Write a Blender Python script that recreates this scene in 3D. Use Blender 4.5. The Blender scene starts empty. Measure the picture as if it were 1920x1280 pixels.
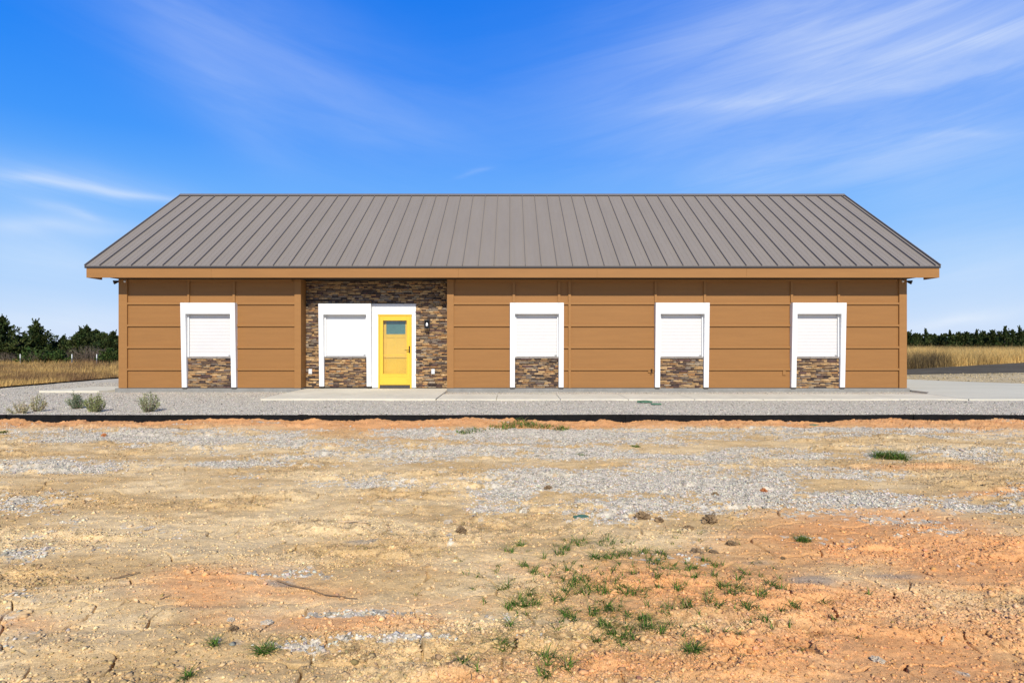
import bpy, math, random
import numpy as np
from mathutils import Vector
R = math.radians
random.seed(7); rng = np.random.default_rng(7)
S = bpy.context.scene; COL = S.collection

# ------------------------------------------------------------------ camera
FPX, CX, HY, EYE = 1120.0, 958.0, 642.0, 1.38     # photo focal length (px), vanishing point, eye height
cam_d = bpy.data.cameras.new("camera"); cam = bpy.data.objects.new("camera", cam_d); COL.objects.link(cam)
cam_d.sensor_width = 36; cam_d.lens = 21.0; cam_d.clip_end = 5000; cam_d.clip_start = 0.05
cam_d.shift_x = 2/1920; cam_d.shift_y = 2/1920
cam.location = (0, 0, EYE); cam.rotation_euler = (R(90), 0, 0)
S.camera = cam

# ------------------------------------------------------------------ light
SUN_EL, SUN_AZ = 38.6, 176.0                       # azimuth clockwise from +Y
w = bpy.data.worlds.new("World"); S.world = w; w.use_nodes = True
nt = w.node_tree; nt.nodes.clear(); N = nt.nodes.new; L = nt.links.new
sky = N('ShaderNodeTexSky'); sky.sky_type = 'NISHITA'; sky.sun_disc = False
sky.sun_elevation = R(SUN_EL); sky.sun_rotation = R(SUN_AZ)
sky.altitude = 300; sky.air_density = 1.0; sky.dust_density = 0.35; sky.ozone_density = 2.2
def math_n(op, a, b=None, c=None, clamp=False):
    n = N('ShaderNodeMath'); n.operation = op; n.use_clamp = clamp
    for i, v in enumerate((a, b, c)):
        if v is None: continue
        if isinstance(v, (int, float)): n.inputs[i].default_value = v
        else: L(v, n.inputs[i])
    return n.outputs[0]
tc = N('ShaderNodeTexCoord'); sep = N('ShaderNodeSeparateXYZ'); L(tc.outputs['Generated'], sep.inputs[0])
az = math_n('ARCTAN2', sep.outputs[0], sep.outputs[1]); el = math_n('ARCSINE', sep.outputs[2])
cmb = N('ShaderNodeCombineXYZ'); L(az, cmb.inputs[0]); L(el, cmb.inputs[1])
WS = 0.12
ramp = N('ShaderNodeValToRGB'); L(math_n('DIVIDE', el, math.pi/2), ramp.inputs[0])
def lin(c): return tuple(((v/255+.055)/1.055)**2.4 if v > 10 else v/255/12.92 for v in c)
stops = [(-.01, (206, 222, 250)), (.02, (198, 221, 252)), (.07, (158, 204, 254)), (.13, (110, 180, 255)), (.19, (62, 152, 253)), (.26, (14, 132, 248)), (.36, (0, 118, 238)), (.50, (6, 84, 160)), (1.0, (8, 44, 84))]
ramp.color_ramp.elements[0].position = 0; ramp.color_ramp.elements[1].position = 1
for i, (p, c) in enumerate(stops[1:-1]): ramp.color_ramp.elements.new(p)
for e_, (p, c) in zip(ramp.color_ramp.elements, stops): e_.color = (*lin(c), 1)
sc_ = N('ShaderNodeVectorMath'); sc_.operation = 'SCALE'; L(ramp.outputs[0], sc_.inputs[0]); sc_.inputs['Scale'].default_value = 1/WS
skm = N('ShaderNodeMix'); skm.data_type = 'RGBA'; skm.inputs['Factor'].default_value = .95; L(sky.outputs[0], skm.inputs[6]); L(sc_.outputs[0], skm.inputs[7])
def noise_w(scale, sx, sy, rot, detail=6, rough=0.6, dist=0.0, off=(0, 0, 0)):
    m = N('ShaderNodeMapping'); m.vector_type = 'TEXTURE'
    m.inputs['Rotation'].default_value = (0, 0, rot); m.inputs['Scale'].default_value = (sx, sy, 1)
    m.inputs['Location'].default_value = off
    L(cmb.outputs[0], m.inputs[0])
    n = N('ShaderNodeTexNoise'); n.inputs['Scale'].default_value = scale; n.inputs['Detail'].default_value = detail
    n.inputs['Roughness'].default_value = rough; n.inputs['Distortion'].default_value = dist
    L(m.outputs[0], n.inputs['Vector']); return n.outputs['Fac']
def az_el(px, py):
    d = Vector(((px-CX)/FPX, 1, (HY-py)/FPX)).normalized()
    return math.atan2(d.x, d.y), math.asin(d.z)
warp = math_n('MULTIPLY', math_n('SUBTRACT', noise_w(3.0, 1, 1, 0, 3), 0.5), 0.07)
wisp = noise_w(7.0, 3.4, 0.34, R(9), 10, 0.66, 0.7)
wisp2 = noise_w(6.0, 2.6, 0.38, R(-12), 9, 0.62, 0.5, (3, 1, 0))
def streak(p0, p1, width, gain, tex, soft=0.0):
    (a0, e0), (a1, e1) = az_el(*p0), az_el(*p1)
    Ln = math.hypot(a1-a0, e1-e0); ux, uy = (a1-a0)/Ln, (e1-e0)/Ln; mx, my = (a0+a1)/2, (e0+e1)/2
    da = math_n('SUBTRACT', az, mx); de = math_n('SUBTRACT', math_n('ADD', el, warp), my)
    along = math_n('ADD', math_n('MULTIPLY', da, ux), math_n('MULTIPLY', de, uy))
    across = math_n('SUBTRACT', math_n('MULTIPLY', da, uy), math_n('MULTIPLY', de, ux))
    q = math_n('ADD', math_n('POWER', math_n('ABSOLUTE', math_n('DIVIDE', along, Ln/2)), 2.6),
               math_n('POWER', math_n('ABSOLUTE', math_n('DIVIDE', across, width)), 1.7))
    g = math_n('EXPONENT', math_n('MULTIPLY', q, -1.0))
    soft = min(.45, .15+width*3); t = math_n('ADD', math_n('MULTIPLY', math_n('MULTIPLY', math_n('SUBTRACT', tex, 0.30), 2.2, None, True), 1-soft), soft)
    return math_n('MULTIPLY', math_n('MULTIPLY', g, t), gain)
STREAKS = [((1230, 205), (1520, 180), 0.010, .30, wisp), ((1450, 190), (2050, 90), 0.016, .30, wisp), ((1000, 200), (2150, 0), 0.12, .36, wisp), ((1560, 120), (2100, 15), 0.014, .30, wisp), ((1300, 70), (2300, -60), 0.07, .45, wisp),
           ((1700, 265), (1920, 245), 0.006, .14, wisp), ((1250, 330), (2100, 240), 0.05, .30, wisp), ((-60, 322), (350, 367), 0.0055, .6, wisp2), ((-150, 312), (330, 362), 0.022, .40, wisp2), ((60, 372), (190, 402), 0.006, .45, wisp2),
           ((-100, 400), (260, 425), 0.012, .40, wisp2), ((-100, 470), (230, 500), 0.05, .45, wisp2), ((150, -60), (900, 280), 0.085, .27, wisp2), ((250, -40), (560, 330), 0.05, .10, wisp2), ((860, 338), (920, 316), 0.0035, .35, wisp),
           ((1650, 615), (1900, 590), 0.009, .75, wisp), ((-50, 600), (260, 610), 0.022, .6, wisp2), ((1650, 520), (2050, 480), 0.09, .35, wisp)]
acc = None
for s in STREAKS:
    o = streak(*s); acc = o if acc is None else math_n('ADD', acc, o)
acc = math_n('MINIMUM', acc, 0.9)
mix = N('ShaderNodeMix'); mix.data_type = 'RGBA'
L(acc, mix.inputs['Factor']); L(skm.outputs[2], mix.inputs[6]); mix.inputs[7].default_value = (6.6, 7.3, 8.3, 1)
bg = N('ShaderNodeBackground'); bg.inputs['Strength'].default_value = WS
out = N('ShaderNodeOutputWorld'); L(mix.outputs[2], bg.inputs['Color']); L(bg.outputs[0], out.inputs['Surface'])

sd = bpy.data.lights.new("sun", 'SUN'); sd.energy = 5.0; sd.angle = R(0.53); sd.color = (1.0, 0.945, 0.83)
so = bpy.data.objects.new("sun", sd); COL.objects.link(so)
to_sun = Vector((math.sin(R(SUN_AZ))*math.cos(R(SUN_EL)), math.cos(R(SUN_AZ))*math.cos(R(SUN_EL)), math.sin(R(SUN_EL))))
so.rotation_euler = to_sun.to_track_quat('Z', 'Y').to_euler(); so.location = (5, -20, 20)
S.view_settings.view_transform = 'Standard'; S.view_settings.look = 'None'; S.view_settings.gamma = 1
S.view_settings.exposure = 0.0

# ------------------------------------------------------------------ helpers
def tag(o, label=None, cat=None, group=None, kind=None):
    if label: o['label'] = label
    if cat: o['category'] = cat
    if group: o['group'] = group
    if kind: o['kind'] = kind
    return o
def empty(name, loc, **k):
    o = bpy.data.objects.new(name, None); COL.objects.link(o); o.location = loc; o.empty_display_size = .3
    o['origin'] = list(loc); return tag(o, **k)
def origin_of(p):
    return np.array(p['origin']) if p is not None and 'origin' in p else np.zeros(3)
def link(name, me, mat, parent=None, smooth=False, loc=None):
    """mesh in world coordinates -> object; under a parent it is moved into the parent's frame"""
    if mat: me.materials.append(mat)
    o = bpy.data.objects.new(name, me); COL.objects.link(o)
    org = origin_of(parent)
    if loc is not None and parent is None: org = np.array(loc)
    if org.any():
        co = np.empty(len(me.vertices)*3, np.float32); me.vertices.foreach_get('co', co)
        co = co.reshape(-1, 3) - org; me.vertices.foreach_set('co', co.astype(np.float32).ravel())
    if parent: o.parent = parent; o['origin'] = list(org)
    elif loc is not None: o.location = loc
    if smooth: me.polygons.foreach_set('use_smooth', [True]*len(me.polygons))
    me.update(); return o
def arr_mesh(name, V, F, col=None, pcol=None):
    """V (n,3), F (m,k) constant k; col: per-face colour (m,3); pcol: per-vertex colour"""
    V = np.asarray(V, np.float32); F = np.asarray(F, np.int32); m, k = F.shape
    me = bpy.data.meshes.new(name); me.vertices.add(len(V)); me.vertices.foreach_set('co', V.ravel())
    me.loops.add(m*k); me.loops.foreach_set('vertex_index', F.ravel())
    me.polygons.add(m); me.polygons.foreach_set('loop_start', np.arange(0, m*k, k, dtype=np.int32))
    try: me.polygons.foreach_set('loop_total', np.full(m, k, np.int32))
    except Exception: pass
    me.update(calc_edges=True)
    if col is not None:
        a = me.attributes.new('Col', 'FLOAT_COLOR', 'CORNER'); c = np.ones((m, k, 4), np.float32)
        c[:, :, :3] = np.asarray(col, np.float32)[:, None, :]; a.data.foreach_set('color', c.ravel())
    if pcol is not None:
        a = me.attributes.new('Col', 'FLOAT_COLOR', 'POINT'); c = np.ones((len(V), 4), np.float32)
        c[:, :3] = pcol; a.data.foreach_set('color', c.ravel())
    return me
class MB:
    def __init__(s): s.v = []; s.f = []
    def prism(s, pts, axis, a, b):
        """2D outline pts extruded along axis from a to b"""
        n = len(pts); base = len(s.v)
        for t in (a, b):
            for p in pts:
                s.v.append((t, p[0], p[1]) if axis == 'x' else (p[0], t, p[1]) if axis == 'y' else (p[0], p[1], t))
        s.f.append([base+i for i in range(n)]); s.f.append([base+n+i for i in range(n)][::-1])
        for i in range(n):
            j = (i+1) % n; s.f.append([base+i, base+n+i, base+n+j, base+j])
        return s
    def box(s, x0, x1, y0, y1, z0, z1):
        return s.prism([(x0, y0), (x1, y0), (x1, y1), (x0, y1)], 'z', z0, z1)
    def hexa(s, p8):
        b = len(s.v); s.v += p8
        for f in ((0, 1, 2, 3), (7, 6, 5, 4), (0, 4, 5, 1), (1, 5, 6, 2), (2, 6, 7, 3), (3, 7, 4, 0)): s.f.append([b+i for i in f])
        return s
    def tube(s, pts, rad, n=8):
        pts = [Vector(p) for p in pts]; b = len(s.v)
        rad = rad if isinstance(rad, (list, tuple)) else [rad]*len(pts)
        for i, p in enumerate(pts):
            d = (pts[min(i+1, len(pts)-1)]-pts[max(i-1, 0)]).normalized()
            u = d.orthogonal().normalized() if i == 0 else (u-d*u.dot(d)).normalized()
            v = d.cross(u)
            for k in range(n):
                a = 2*math.pi*k/n; s.v.append(tuple(p+(u*math.cos(a)+v*math.sin(a))*rad[i]))
        for i in range(len(pts)-1):
            for k in range(n):
                k2 = (k+1) % n; s.f.append([b+i*n+k, b+i*n+k2, b+(i+1)*n+k2, b+(i+1)*n+k])
        s.f.append([b+k for k in range(n)][::-1]); s.f.append([b+(len(pts)-1)*n+k for k in range(n)])
        return s
    def build(s, name, mat, parent=None, bevel=0, smooth=False, loc=None):
        import bmesh
        me = bpy.data.meshes.new(name); me.from_pydata([tuple(map(float, p)) for p in s.v], [], s.f); me.update()
        bm = bmesh.new(); bm.from_mesh(me); bmesh.ops.recalc_face_normals(bm, faces=bm.faces); bm.to_mesh(me); bm.free()
        o = link(name, me, mat, parent, smooth, loc)
        if bevel:
            m = o.modifiers.new('bevel', 'BEVEL'); m.width = bevel; m.segments = 2; m.limit_method = 'ANGLE'; m.angle_limit = R(40)
        return o
def mat(name, col=(.5, .5, .5), rough=.6, metal=0, var=None, bump=None, attr=False, spec=0.5, vscale=(1, 1, 1), trans=0, ramp=None):
    """procedural material. var=(scale, dark multiplier, bright multiplier, detail); bump=(scale, strength, distance)"""
    m = bpy.data.materials.new(name); m.use_nodes = True; t = m.node_tree; t.nodes.clear(); n = t.nodes.new; l = t.links.new
    b = n('ShaderNodeBsdfPrincipled'); o = n('ShaderNodeOutputMaterial'); l(b.outputs[0], o.inputs[0])
    b.inputs['Roughness'].default_value = rough; b.inputs['Metallic'].default_value = metal
    b.inputs['Specular IOR Level'].default_value = spec
    c = n('ShaderNodeTexCoord'); mp = n('ShaderNodeMapping'); l(c.outputs['Object'], mp.inputs[0]); mp.inputs['Scale'].default_value = vscale
    src = None
    if attr:
        a = n('ShaderNodeAttribute'); a.attribute_name = 'Col'; src = a.outputs['Color']
    else:
        rgb = n('ShaderNodeRGB'); rgb.outputs[0].default_value = (*col, 1); src = rgb.outputs[0]
    for v in (var if isinstance(var, list) else [var] if var else []):
        nz = n('ShaderNodeTexNoise'); nz.inputs['Scale'].default_value = v[0]; nz.inputs['Detail'].default_value = v[3] if len(v) > 3 else 5
        nz.inputs['Roughness'].default_value = .65
        l(mp.outputs[0], nz.inputs['Vector'])
        mr = n('ShaderNodeMapRange'); l(nz.outputs['Fac'], mr.inputs[0]); mr.inputs[1].default_value = .3; mr.inputs[2].default_value = .7
        mr.inputs[3].default_value = v[1]; mr.inputs[4].default_value = v[2]
        mx = n('ShaderNodeVectorMath'); mx.operation = 'SCALE'; l(src, mx.inputs[0]); l(mr.outputs[0], mx.inputs['Scale']); src = mx.outputs[0]
    l(src, b.inputs['Base Color'])
    if bump:
        prev = None
        for q in (bump if isinstance(bump, list) else [bump]):
            nz = n('ShaderNodeTexNoise'); nz.inputs['Scale'].default_value = q[0]; nz.inputs['Detail'].default_value = 6
            l(mp.outputs[0], nz.inputs['Vector'])
            bp = n('ShaderNodeBump'); bp.inputs['Strength'].default_value = q[1]; bp.inputs['Distance'].default_value = q[2]
            l(nz.outputs['Fac'], bp.inputs['Height'])
            if prev: l(prev, bp.inputs['Normal'])
            prev = bp.outputs[0]
        l(prev, b.inputs['Normal'])
    if trans:
        tr = n('ShaderNodeBsdfTranslucent'); l(src, tr.inputs[0]); ms = n('ShaderNodeMixShader'); ms.inputs[0].default_value = trans
        l(b.outputs[0], ms.inputs[1]); l(tr.outputs[0], ms.inputs[2]); l(ms.outputs[0], o.inputs[0])
    return m

# numpy noise -------------------------------------------------------
def _hash(ix, iy, seed):
    h = (ix.astype(np.int64)*374761393 + iy.astype(np.int64)*668265263 + seed*1442695041) & 0xffffffff
    h = ((h ^ (h >> 13))*1274126177) & 0xffffffff
    return ((h ^ (h >> 16)) & 0xffffff)/float(0xffffff)
def vnoise(x, y, seed=0):
    ix = np.floor(x); iy = np.floor(y); fx = x-ix; fy = y-iy
    fx = fx*fx*fx*(fx*(fx*6-15)+10); fy = fy*fy*fy*(fy*(fy*6-15)+10)
    a = _hash(ix, iy, seed); b = _hash(ix+1, iy, seed); c = _hash(ix, iy+1, seed); d = _hash(ix+1, iy+1, seed)
    return (a*(1-fx)+b*fx)*(1-fy)+(c*(1-fx)+d*fx)*fy
def fbm(x, y, octv=4, seed=0, g=.5):
    s = 0; a = 1; t = 0
    for i in range(octv):
        ca, sa = math.cos(.6+i), math.sin(.6+i)
        s = s+a*vnoise((x*ca-y*sa)*2**i+i*17.3, (x*sa+y*ca)*2**i+i*9.1, seed+i); t += a; a *= g
    return s/t
def voro(x, y, seed=0):
    ix = np.floor(x); iy = np.floor(y); f1 = np.full(x.shape, 9.); f2 = f1.copy(); idv = np.zeros(x.shape)
    for dx in (-1, 0, 1):
        for dy in (-1, 0, 1):
            cx = ix+dx; cy = iy+dy; h = _hash(cx, cy, seed)
            d = np.hypot(cx+h-x, cy+_hash(cx, cy, seed+5)-y)
            n1 = d < f1; f2 = np.where(n1, f1, np.minimum(f2, d)); idv = np.where(n1, _hash(cx, cy, seed+9), idv); f1 = np.where(n1, d, f1)
    return f1, f2, idv
def sstep(a, b, x):
    t = np.clip((x-a)/(b-a), 0, 1); return t*t*(3-2*t)
def ground_px(px, py, z=0.0):
    """where a point of the ground at height z seen at that spot of the photo stands"""
    d = (EYE-z)*FPX/(py-HY); return (px-CX)/FPX*d, d
# ------------------------------------------------------------------ dims
D = 16.67                      # front wall
XL, XR = -10.90, 11.00         # wall ends
RX0, RX1, RD = -5.85, -1.775, .38   # stone recess
OV = .583; GX0, GX1 = -11.48, 11.57
ZB = .12                       # bottom of the siding
ZS = 3.14                      # soffit level
YR = D+4.08; ZR = 6.49; YE = D-OV; ZE = 3.44
DEPTH = 8.16

# ------------------------------------------------------------------ materials
M = {}
M['siding'] = mat('siding_paint', (.302, .141, .041), .62, var=[(3, .93, 1.06), (40, .95, 1.05)], bump=(60, .25, .004), vscale=(.25, 1, 3.2), spec=.3)
M['trim'] = mat('trim_paint', (.318, .151, .045), .6, var=(4, .95, 1.05), bump=(60, .12, .003), vscale=(.3, 1, 2), spec=.3)
M['roof'] = mat('roof_metal', (.235, .202, .170), .55, .0, var=[(1.2, .95, 1.05), (9, .985, 1.015)], vscale=(1.6, .25, .25), spec=.3)
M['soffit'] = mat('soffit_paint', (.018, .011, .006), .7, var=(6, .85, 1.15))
M['seam'] = mat('roof_seam_metal', (.17, .148, .132), .45, var=(2, .93, 1.07))
M['drip'] = mat('drip_edge_metal', (.05, .042, .038), .5, var=(3, .9, 1.1))
M['white'] = mat('white_paint', (.74, .735, .715), .5, var=(3, .975, 1.02), bump=(90, .05, .002), spec=.3)
M['shutter'] = mat('white_shutter', (.70, .70, .685), .4, var=(2, .98, 1.02), spec=.4)
M['stone'] = mat('ledger_stone', attr=True, rough=.85, var=[(22, .72, 1.25), (90, .85, 1.15)], bump=[(30, .6, .02), (110, .5, .006)], spec=.2)
M['mortar'] = mat('mortar', (.035, .03, .027), .95, var=(20, .8, 1.2))
M['sill'] = mat('sill_stone', (.27, .24, .21), .85, var=(14, .75, 1.2), bump=(50, .5, .006), vscale=(.5, 1, 1))
M['yellow'] = mat('yellow_paint', (.80, .49, .045), .45, var=(5, .97, 1.03), spec=.35)
M['innerdoor'] = mat('inner_door_paint', (.84, .54, .09), .55, var=(4, .95, 1.04), spec=.3)
M['black'] = mat('black_metal', (.012, .012, .013), .4, var=(20, .8, 1.3))
M['bronze'] = mat('dark_bronze', (.05, .03, .02), .35, .6, var=(20, .8, 1.3))
M['edging'] = mat('black_edging', (.006, .006, .006), .7, var=(8, .6, 1.8), bump=(30, .3, .01), spec=.12)
M['found'] = mat('foundation_concrete', (.25, .24, .215), .9, var=[(3, .85, 1.12), (30, .9, 1.1)], bump=(60, .4, .006))
M['gasket'] = mat('dark_threshold', (.06, .05, .04), .6, var=(20, .8, 1.2))
M['glow'] = mat('frosted_bulb', (.85, .86, .88), .25, var=(5, .98, 1.0))
M['post'] = mat('post_metal', (.55, .56, .56), .6, var=(9, .8, 1.1))
M['wire'] = mat('wire_metal', (.3, .3, .3), .5, .5, var=(9, .8, 1.1))
M['lid'] = mat('green_plastic', (.07, .17, .10), .6, var=(14, .75, 1.3), bump=(40, .4, .004))
M['twig'] = mat('dry_wood', (.22, .14, .075), .9, var=(30, .6, 1.4), bump=(80, .5, .003))
M['palewood'] = mat('pale_dry_wood', (.55, .40, .24), .9, var=(30, .7, 1.2), bump=(80, .5, .003))
M['clod'] = mat('dark_clod', (.26, .17, .085), .95, var=[(18, .45, 1.35), (70, .7, 1.25)], bump=[(25, .8, .02), (90, .6, .006)])
M['oclod'] = mat('orange_clod', (.50, .19, .06), .95, var=(18, .7, 1.2), bump=(40, .7, .01))
M['rock'] = mat('pale_rock', (.55, .46, .34), .9, var=(14, .65, 1.2), bump=(40, .7, .01))
M['pebble'] = mat('pebbles', attr=True, rough=.9, var=(60, .8, 1.15), spec=.25)
M['dirt'] = mat('yard_dirt', attr=True, rough=.95, var=[(45, .80, 1.16), (150, .68, 1.30), (420, .75, 1.25)], bump=[(60, .35, .012), (220, .45, .005)], spec=.12)
M['gravel'] = mat('gravel_surface', (.53, .475, .38), .95, var=[(.9, .93, 1.05), (28, .78, 1.16, 3), (75, .68, 1.28, 2)], bump=[(40, .7, .02), (90, .6, .01)], spec=.15)
M['concrete'] = mat('walk_concrete', (.66, .605, .48), .95, var=[(.8, .86, 1.07), (5, .93, 1.05), (90, .93, 1.05)], bump=(120, .2, .003), spec=.05)
M['apron'] = mat('apron_concrete', (.59, .555, .45), .95, var=[(.5, .9, 1.06), (6, .95, 1.04), (90, .93, 1.05)], bump=(120, .2, .003), spec=.05, vscale=(.35, 1.8, 1))
M['asphalt'] = mat('asphalt', (.095, .082, .062), 1.0, var=[(.5, .75, 1.3), (3, .8, 1.25), (30, .75, 1.3)], bump=(60, .4, .008), spec=.02, vscale=(.5, 1.5, 1))
M['field'] = mat('field_soil', (.25, .18, .09), .98, var=[(.25, .7, 1.25), (6, .7, 1.3)], bump=(8, .6, .1))
M['rear'] = mat('rear_dirt', (.50, .40, .245), 1.0, var=[(.35, .72, 1.2), (3, .82, 1.15), (25, .7, 1.25)], bump=(15, .6, .04), vscale=(.4, 1.5, 1), spec=.03)
M['blade'] = mat('grass_blades', attr=True, rough=.75, trans=.3, spec=.15)
M['leaf'] = mat('leaves', attr=True, rough=.7, trans=.18, spec=.2)
M['bark'] = mat('bark', (.10, .075, .055), .95, var=(12, .6, 1.4), bump=(30, .6, .02))
M['stem'] = mat('shrub_stem', (.24, .18, .12), .9, var=(30, .7, 1.2))

def glass_mat(name, tint, rough=0.02):
    m = bpy.data.materials.new(name); m.use_nodes = True; t = m.node_tree; t.nodes.clear(); n = t.nodes.new; l = t.links.new
    g = n('ShaderNodeBsdfGlossy'); g.inputs['Roughness'].default_value = rough; tr = n('ShaderNodeBsdfTransparent'); tr.inputs[0].default_value = (*tint, 1)
    fr = n('ShaderNodeFresnel'); fr.inputs['IOR'].default_value = 1.5; nz = n('ShaderNodeTexNoise'); nz.inputs['Scale'].default_value = 3
    bp = n('ShaderNodeBump'); bp.inputs['Strength'].default_value = .02; l(nz.outputs['Fac'], bp.inputs['Height']); l(bp.outputs[0], g.inputs['Normal'])
    mx = n('ShaderNodeMixShader'); l(fr.outputs[0], mx.inputs[0]); l(tr.outputs[0], mx.inputs[1]); l(g.outputs[0], mx.inputs[2])
    o = n('ShaderNodeOutputMaterial'); l(mx.outputs[0], o.inputs[0]); return m
M['glass'] = glass_mat('storm_glass', (.96, .97, .96))
M['teal'] = mat('door_light_glass', (.10, .21, .20), .08, var=(3, .9, 1.1), spec=.8)

# ------------------------------------------------------------------ setting: ground sheets
YD = 11.30                                        # dirt yard ends here, at the edging
def dirt_fields(X, Y):
    """colour and height of the bare yard at world points"""
    zf = -.125
    px = CX+X/np.maximum(Y, 1.5)*FPX; py = HY+(EYE-zf)*FPX/np.maximum(Y, 1.5)   # used only to place patches where the photo has them
    n_big = fbm(X*.55, Y*1.1, 5, 3); n_mid = fbm(X*1.6, Y*3.2, 5, 11); n_hi = fbm(X*7, Y*9, 4, 31)
    def blobs(lst):
        f = np.zeros_like(X)
        for (cx, cy, rx, ry, g) in lst:
            f = np.maximum(f, g*np.exp(-(((px-cx)/rx)**2+((py-cy)/ry)**2)*.9))
        return f
    gr = blobs([(1080, 812, 420, 20, 1.0), (1500, 806, 420, 9, .9), (1250, 855, 420, 18, 1), (1750, 852, 260, 10, .8), (1230, 905, 300, 34, 1.05), (1390, 925, 130, 28, 1),
                (1190, 955, 190, 22, .95), (1620, 940, 190, 24, .72), (1850, 948, 140, 26, .72), (210, 818, 240, 14, .9), (470, 826, 200, 13, .85), (800, 850, 260, 22, .85),
                (90, 872, 150, 14, .75), (60, 935, 110, 22, .62), (430, 868, 150, 8, .75), (680, 908, 170, 12, .9), (960, 930, 110, 34, .85), (1060, 945, 90, 26, .8), (30, 1035, 70, 26, .5),
                (640, 1150, 130, 9, .8), (760, 1198, 170, 11, .85), (950, 1150, 70, 18, .75), (560, 1212, 130, 14, .55), (420, 1205, 80, 12, .5), (1560, 818, 300, 9, .7), (1000, 1200, 70, 12, .6)])
    orng = blobs([(960, 788, 2600, 16, 1.5), (760, 800, 150, 24, 1.1), (640, 815, 90, 12, .6), (1740, 800, 400, 14, .9), (400, 1105, 150, 46, .75), (640, 1165, 280, 30, .95), (560, 1120, 200, 25, .55), (860, 1130, 180, 20, .7), (30, 1170, 120, 20, .5),
                  (1640, 1010, 280, 66, 1.2), (1850, 1060, 260, 66, 1.3), (1300, 1110, 330, 70, .98), (1560, 1140, 420, 60, .98), (1880, 925, 110, 10, .95), (1050, 1080, 200, 40, .62), (1150, 1250, 340, 45, 1.0),
                  (1650, 1220, 520, 90, 1.15), (880, 1275, 120, 24, .85), (1250, 872, 200, 7, .5), (400, 1250, 200, 20, .45), (1750, 878, 200, 8, .6), (620, 834, 60, 5, .6)])
    gray = blobs([(1520, 1095, 70, 16, .8), (1420, 1055, 60, 8, .6), (1680, 1085, 110, 12, .7), (680, 1015, 45, 7, .9), (525, 1097, 36, 8, .9), (1780, 905, 160, 18, .5), (1350, 945, 40, 20, .0)])
    gr = gr*(1-sstep(.3, .7, sstep(812, 796, py)*1.1+(n_mid-.5)*.9-.1*(X > 3)))
    g = sstep(.12, 1.0, gr+(n_mid-.5)*1.25+(n_hi-.5)*.55+(n_big-.5)*.5)
    o = sstep(.15, 1.08, orng+(n_big-.5)*.7+(n_mid-.5)*.6+(n_hi-.5)*.25)*(1-.85*g)
    k = sstep(.35, .7, gray+(n_mid-.5)*.5)*(1-g)
    rough = sstep(.40, .62, fbm(X*.9+5, Y*2.2, 4, 51)); rough = np.where(py < 800, .6, rough)
    # height
    h = zf+(fbm(X*.6, Y*.9, 3, 71)-.5)*.07+(fbm(X*.9, Y*4.0, 3, 77)-.5)*.035
    h += (fbm(X*5, Y*7, 3, 81)-.5)*.022+(fbm(X*22, Y*22, 3, 91)-.5)*(.005+.013*rough)*(1-.4*k)
    v1, v2, vid = voro(X*26, Y*26, 4)
    h += (.5-np.minimum(v1, .5))*.014*np.where(vid > .45, 1, .25)*(.15+.85*np.maximum(rough, g))
    # drying cracks
    wx = X+(fbm(X*3, Y*3, 3, 101)-.5)*.35; wy = Y+(fbm(X*3+9, Y*3, 3, 103)-.5)*.35
    c1, c2, cid = voro(wx*2.1, wy*2.6, 8)
    ck = sstep(.040, .010, (c2-c1))*sstep(.36, .46, fbm(X*1.1+3, Y*1.3, 3, 107)+.12*(k > .3)+.06*o)*(1-g)
    ck = ck*sstep(.42, .55, fbm(X*3, Y*3, 2, 109))
    h -= ck*.035
    # berm of loose earth against the edging
    b = sstep(9.7, 11.0, Y); h += b*(.022+(fbm(X*1.4, Y*2, 3, 113)-.45)*.09+(fbm(X*11, Y*11, 3, 117)-.5)*.05)
    h += .035*sstep(.55, .75, fbm(X*2.2, Y*6, 3, 121))*rough
    tan = np.stack([.55+.0*X, .370+.0*X, .172+.0*X], -1)
    t2 = sstep(.35, .7, fbm(X*1.1, Y*2.4, 5, 61))[..., None]
    tan = tan*(1-t2)+np.array([.665, .485, .26])*t2
    gap = ((fbm(X*9, Y*14, 4, 131)-.5)*.5+1)[..., None]
    c = tan*1.05*gap
    dk = sstep(.58, .8, fbm(X*18, Y*22, 3, 141))*rough
    c = c*(1-.42*dk[..., None])
    oc = np.array([.70, .335, .13])+(fbm(X*2, Y*3, 3, 151)-.5)[..., None]*np.array([.16, .10, .05])
    c = c*(1-o[..., None]*.9)+oc*o[..., None]*.9
    sp = vid[..., None]
    gc = np.array([.57, .50, .385])*(.62+.68*sp); gm = sstep(-.12, .12, g-.08-.84*((vid*7.31) % 1.0))*.96
    c = c*(1-gm[..., None])+gc*gm[..., None]
    c = c*(1-.65*k[..., None])+np.array([.30, .27, .22])*.65*k[..., None]
    c = c*(1-.35*ck[..., None])  # part of the cracks' depth shade is put into the soil colour
    return h, np.clip(c, .01, .95), g, o, rough
u_in = np.linspace(-1.08, 1.08, 1500); u_out = 1.08+np.cumsum(np.geomspace(.003, 1.4, 60))
U = np.concatenate([-u_out[::-1], u_in, u_out])
ys = 1/np.linspace(1/2.0, 1/YD, 760); yb = 2.0-np.cumsum(np.geomspace(.01, 3, 40))[::-1]
Yr = np.concatenate([yb, ys])
UU, YY = np.meshgrid(U, Yr); XX = UU*np.maximum(YY, 2.0)
H, C, GM, OM, RM = dirt_fields(XX, YY)
def grid_faces(nr, nc):
    i = (np.arange(nr-1)[:, None]*nc+np.arange(nc-1)[None]).ravel()
    return np.stack([i, i+1, i+nc+1, i+nc], -1)
me = arr_mesh('dirt_yard', np.stack([XX, YY, H], -1).reshape(-1, 3), grid_faces(*XX.shape), pcol=C.reshape(-1, 3))
tag(link('dirt_yard', me, M['dirt'], smooth=True), kind='structure')
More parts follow.
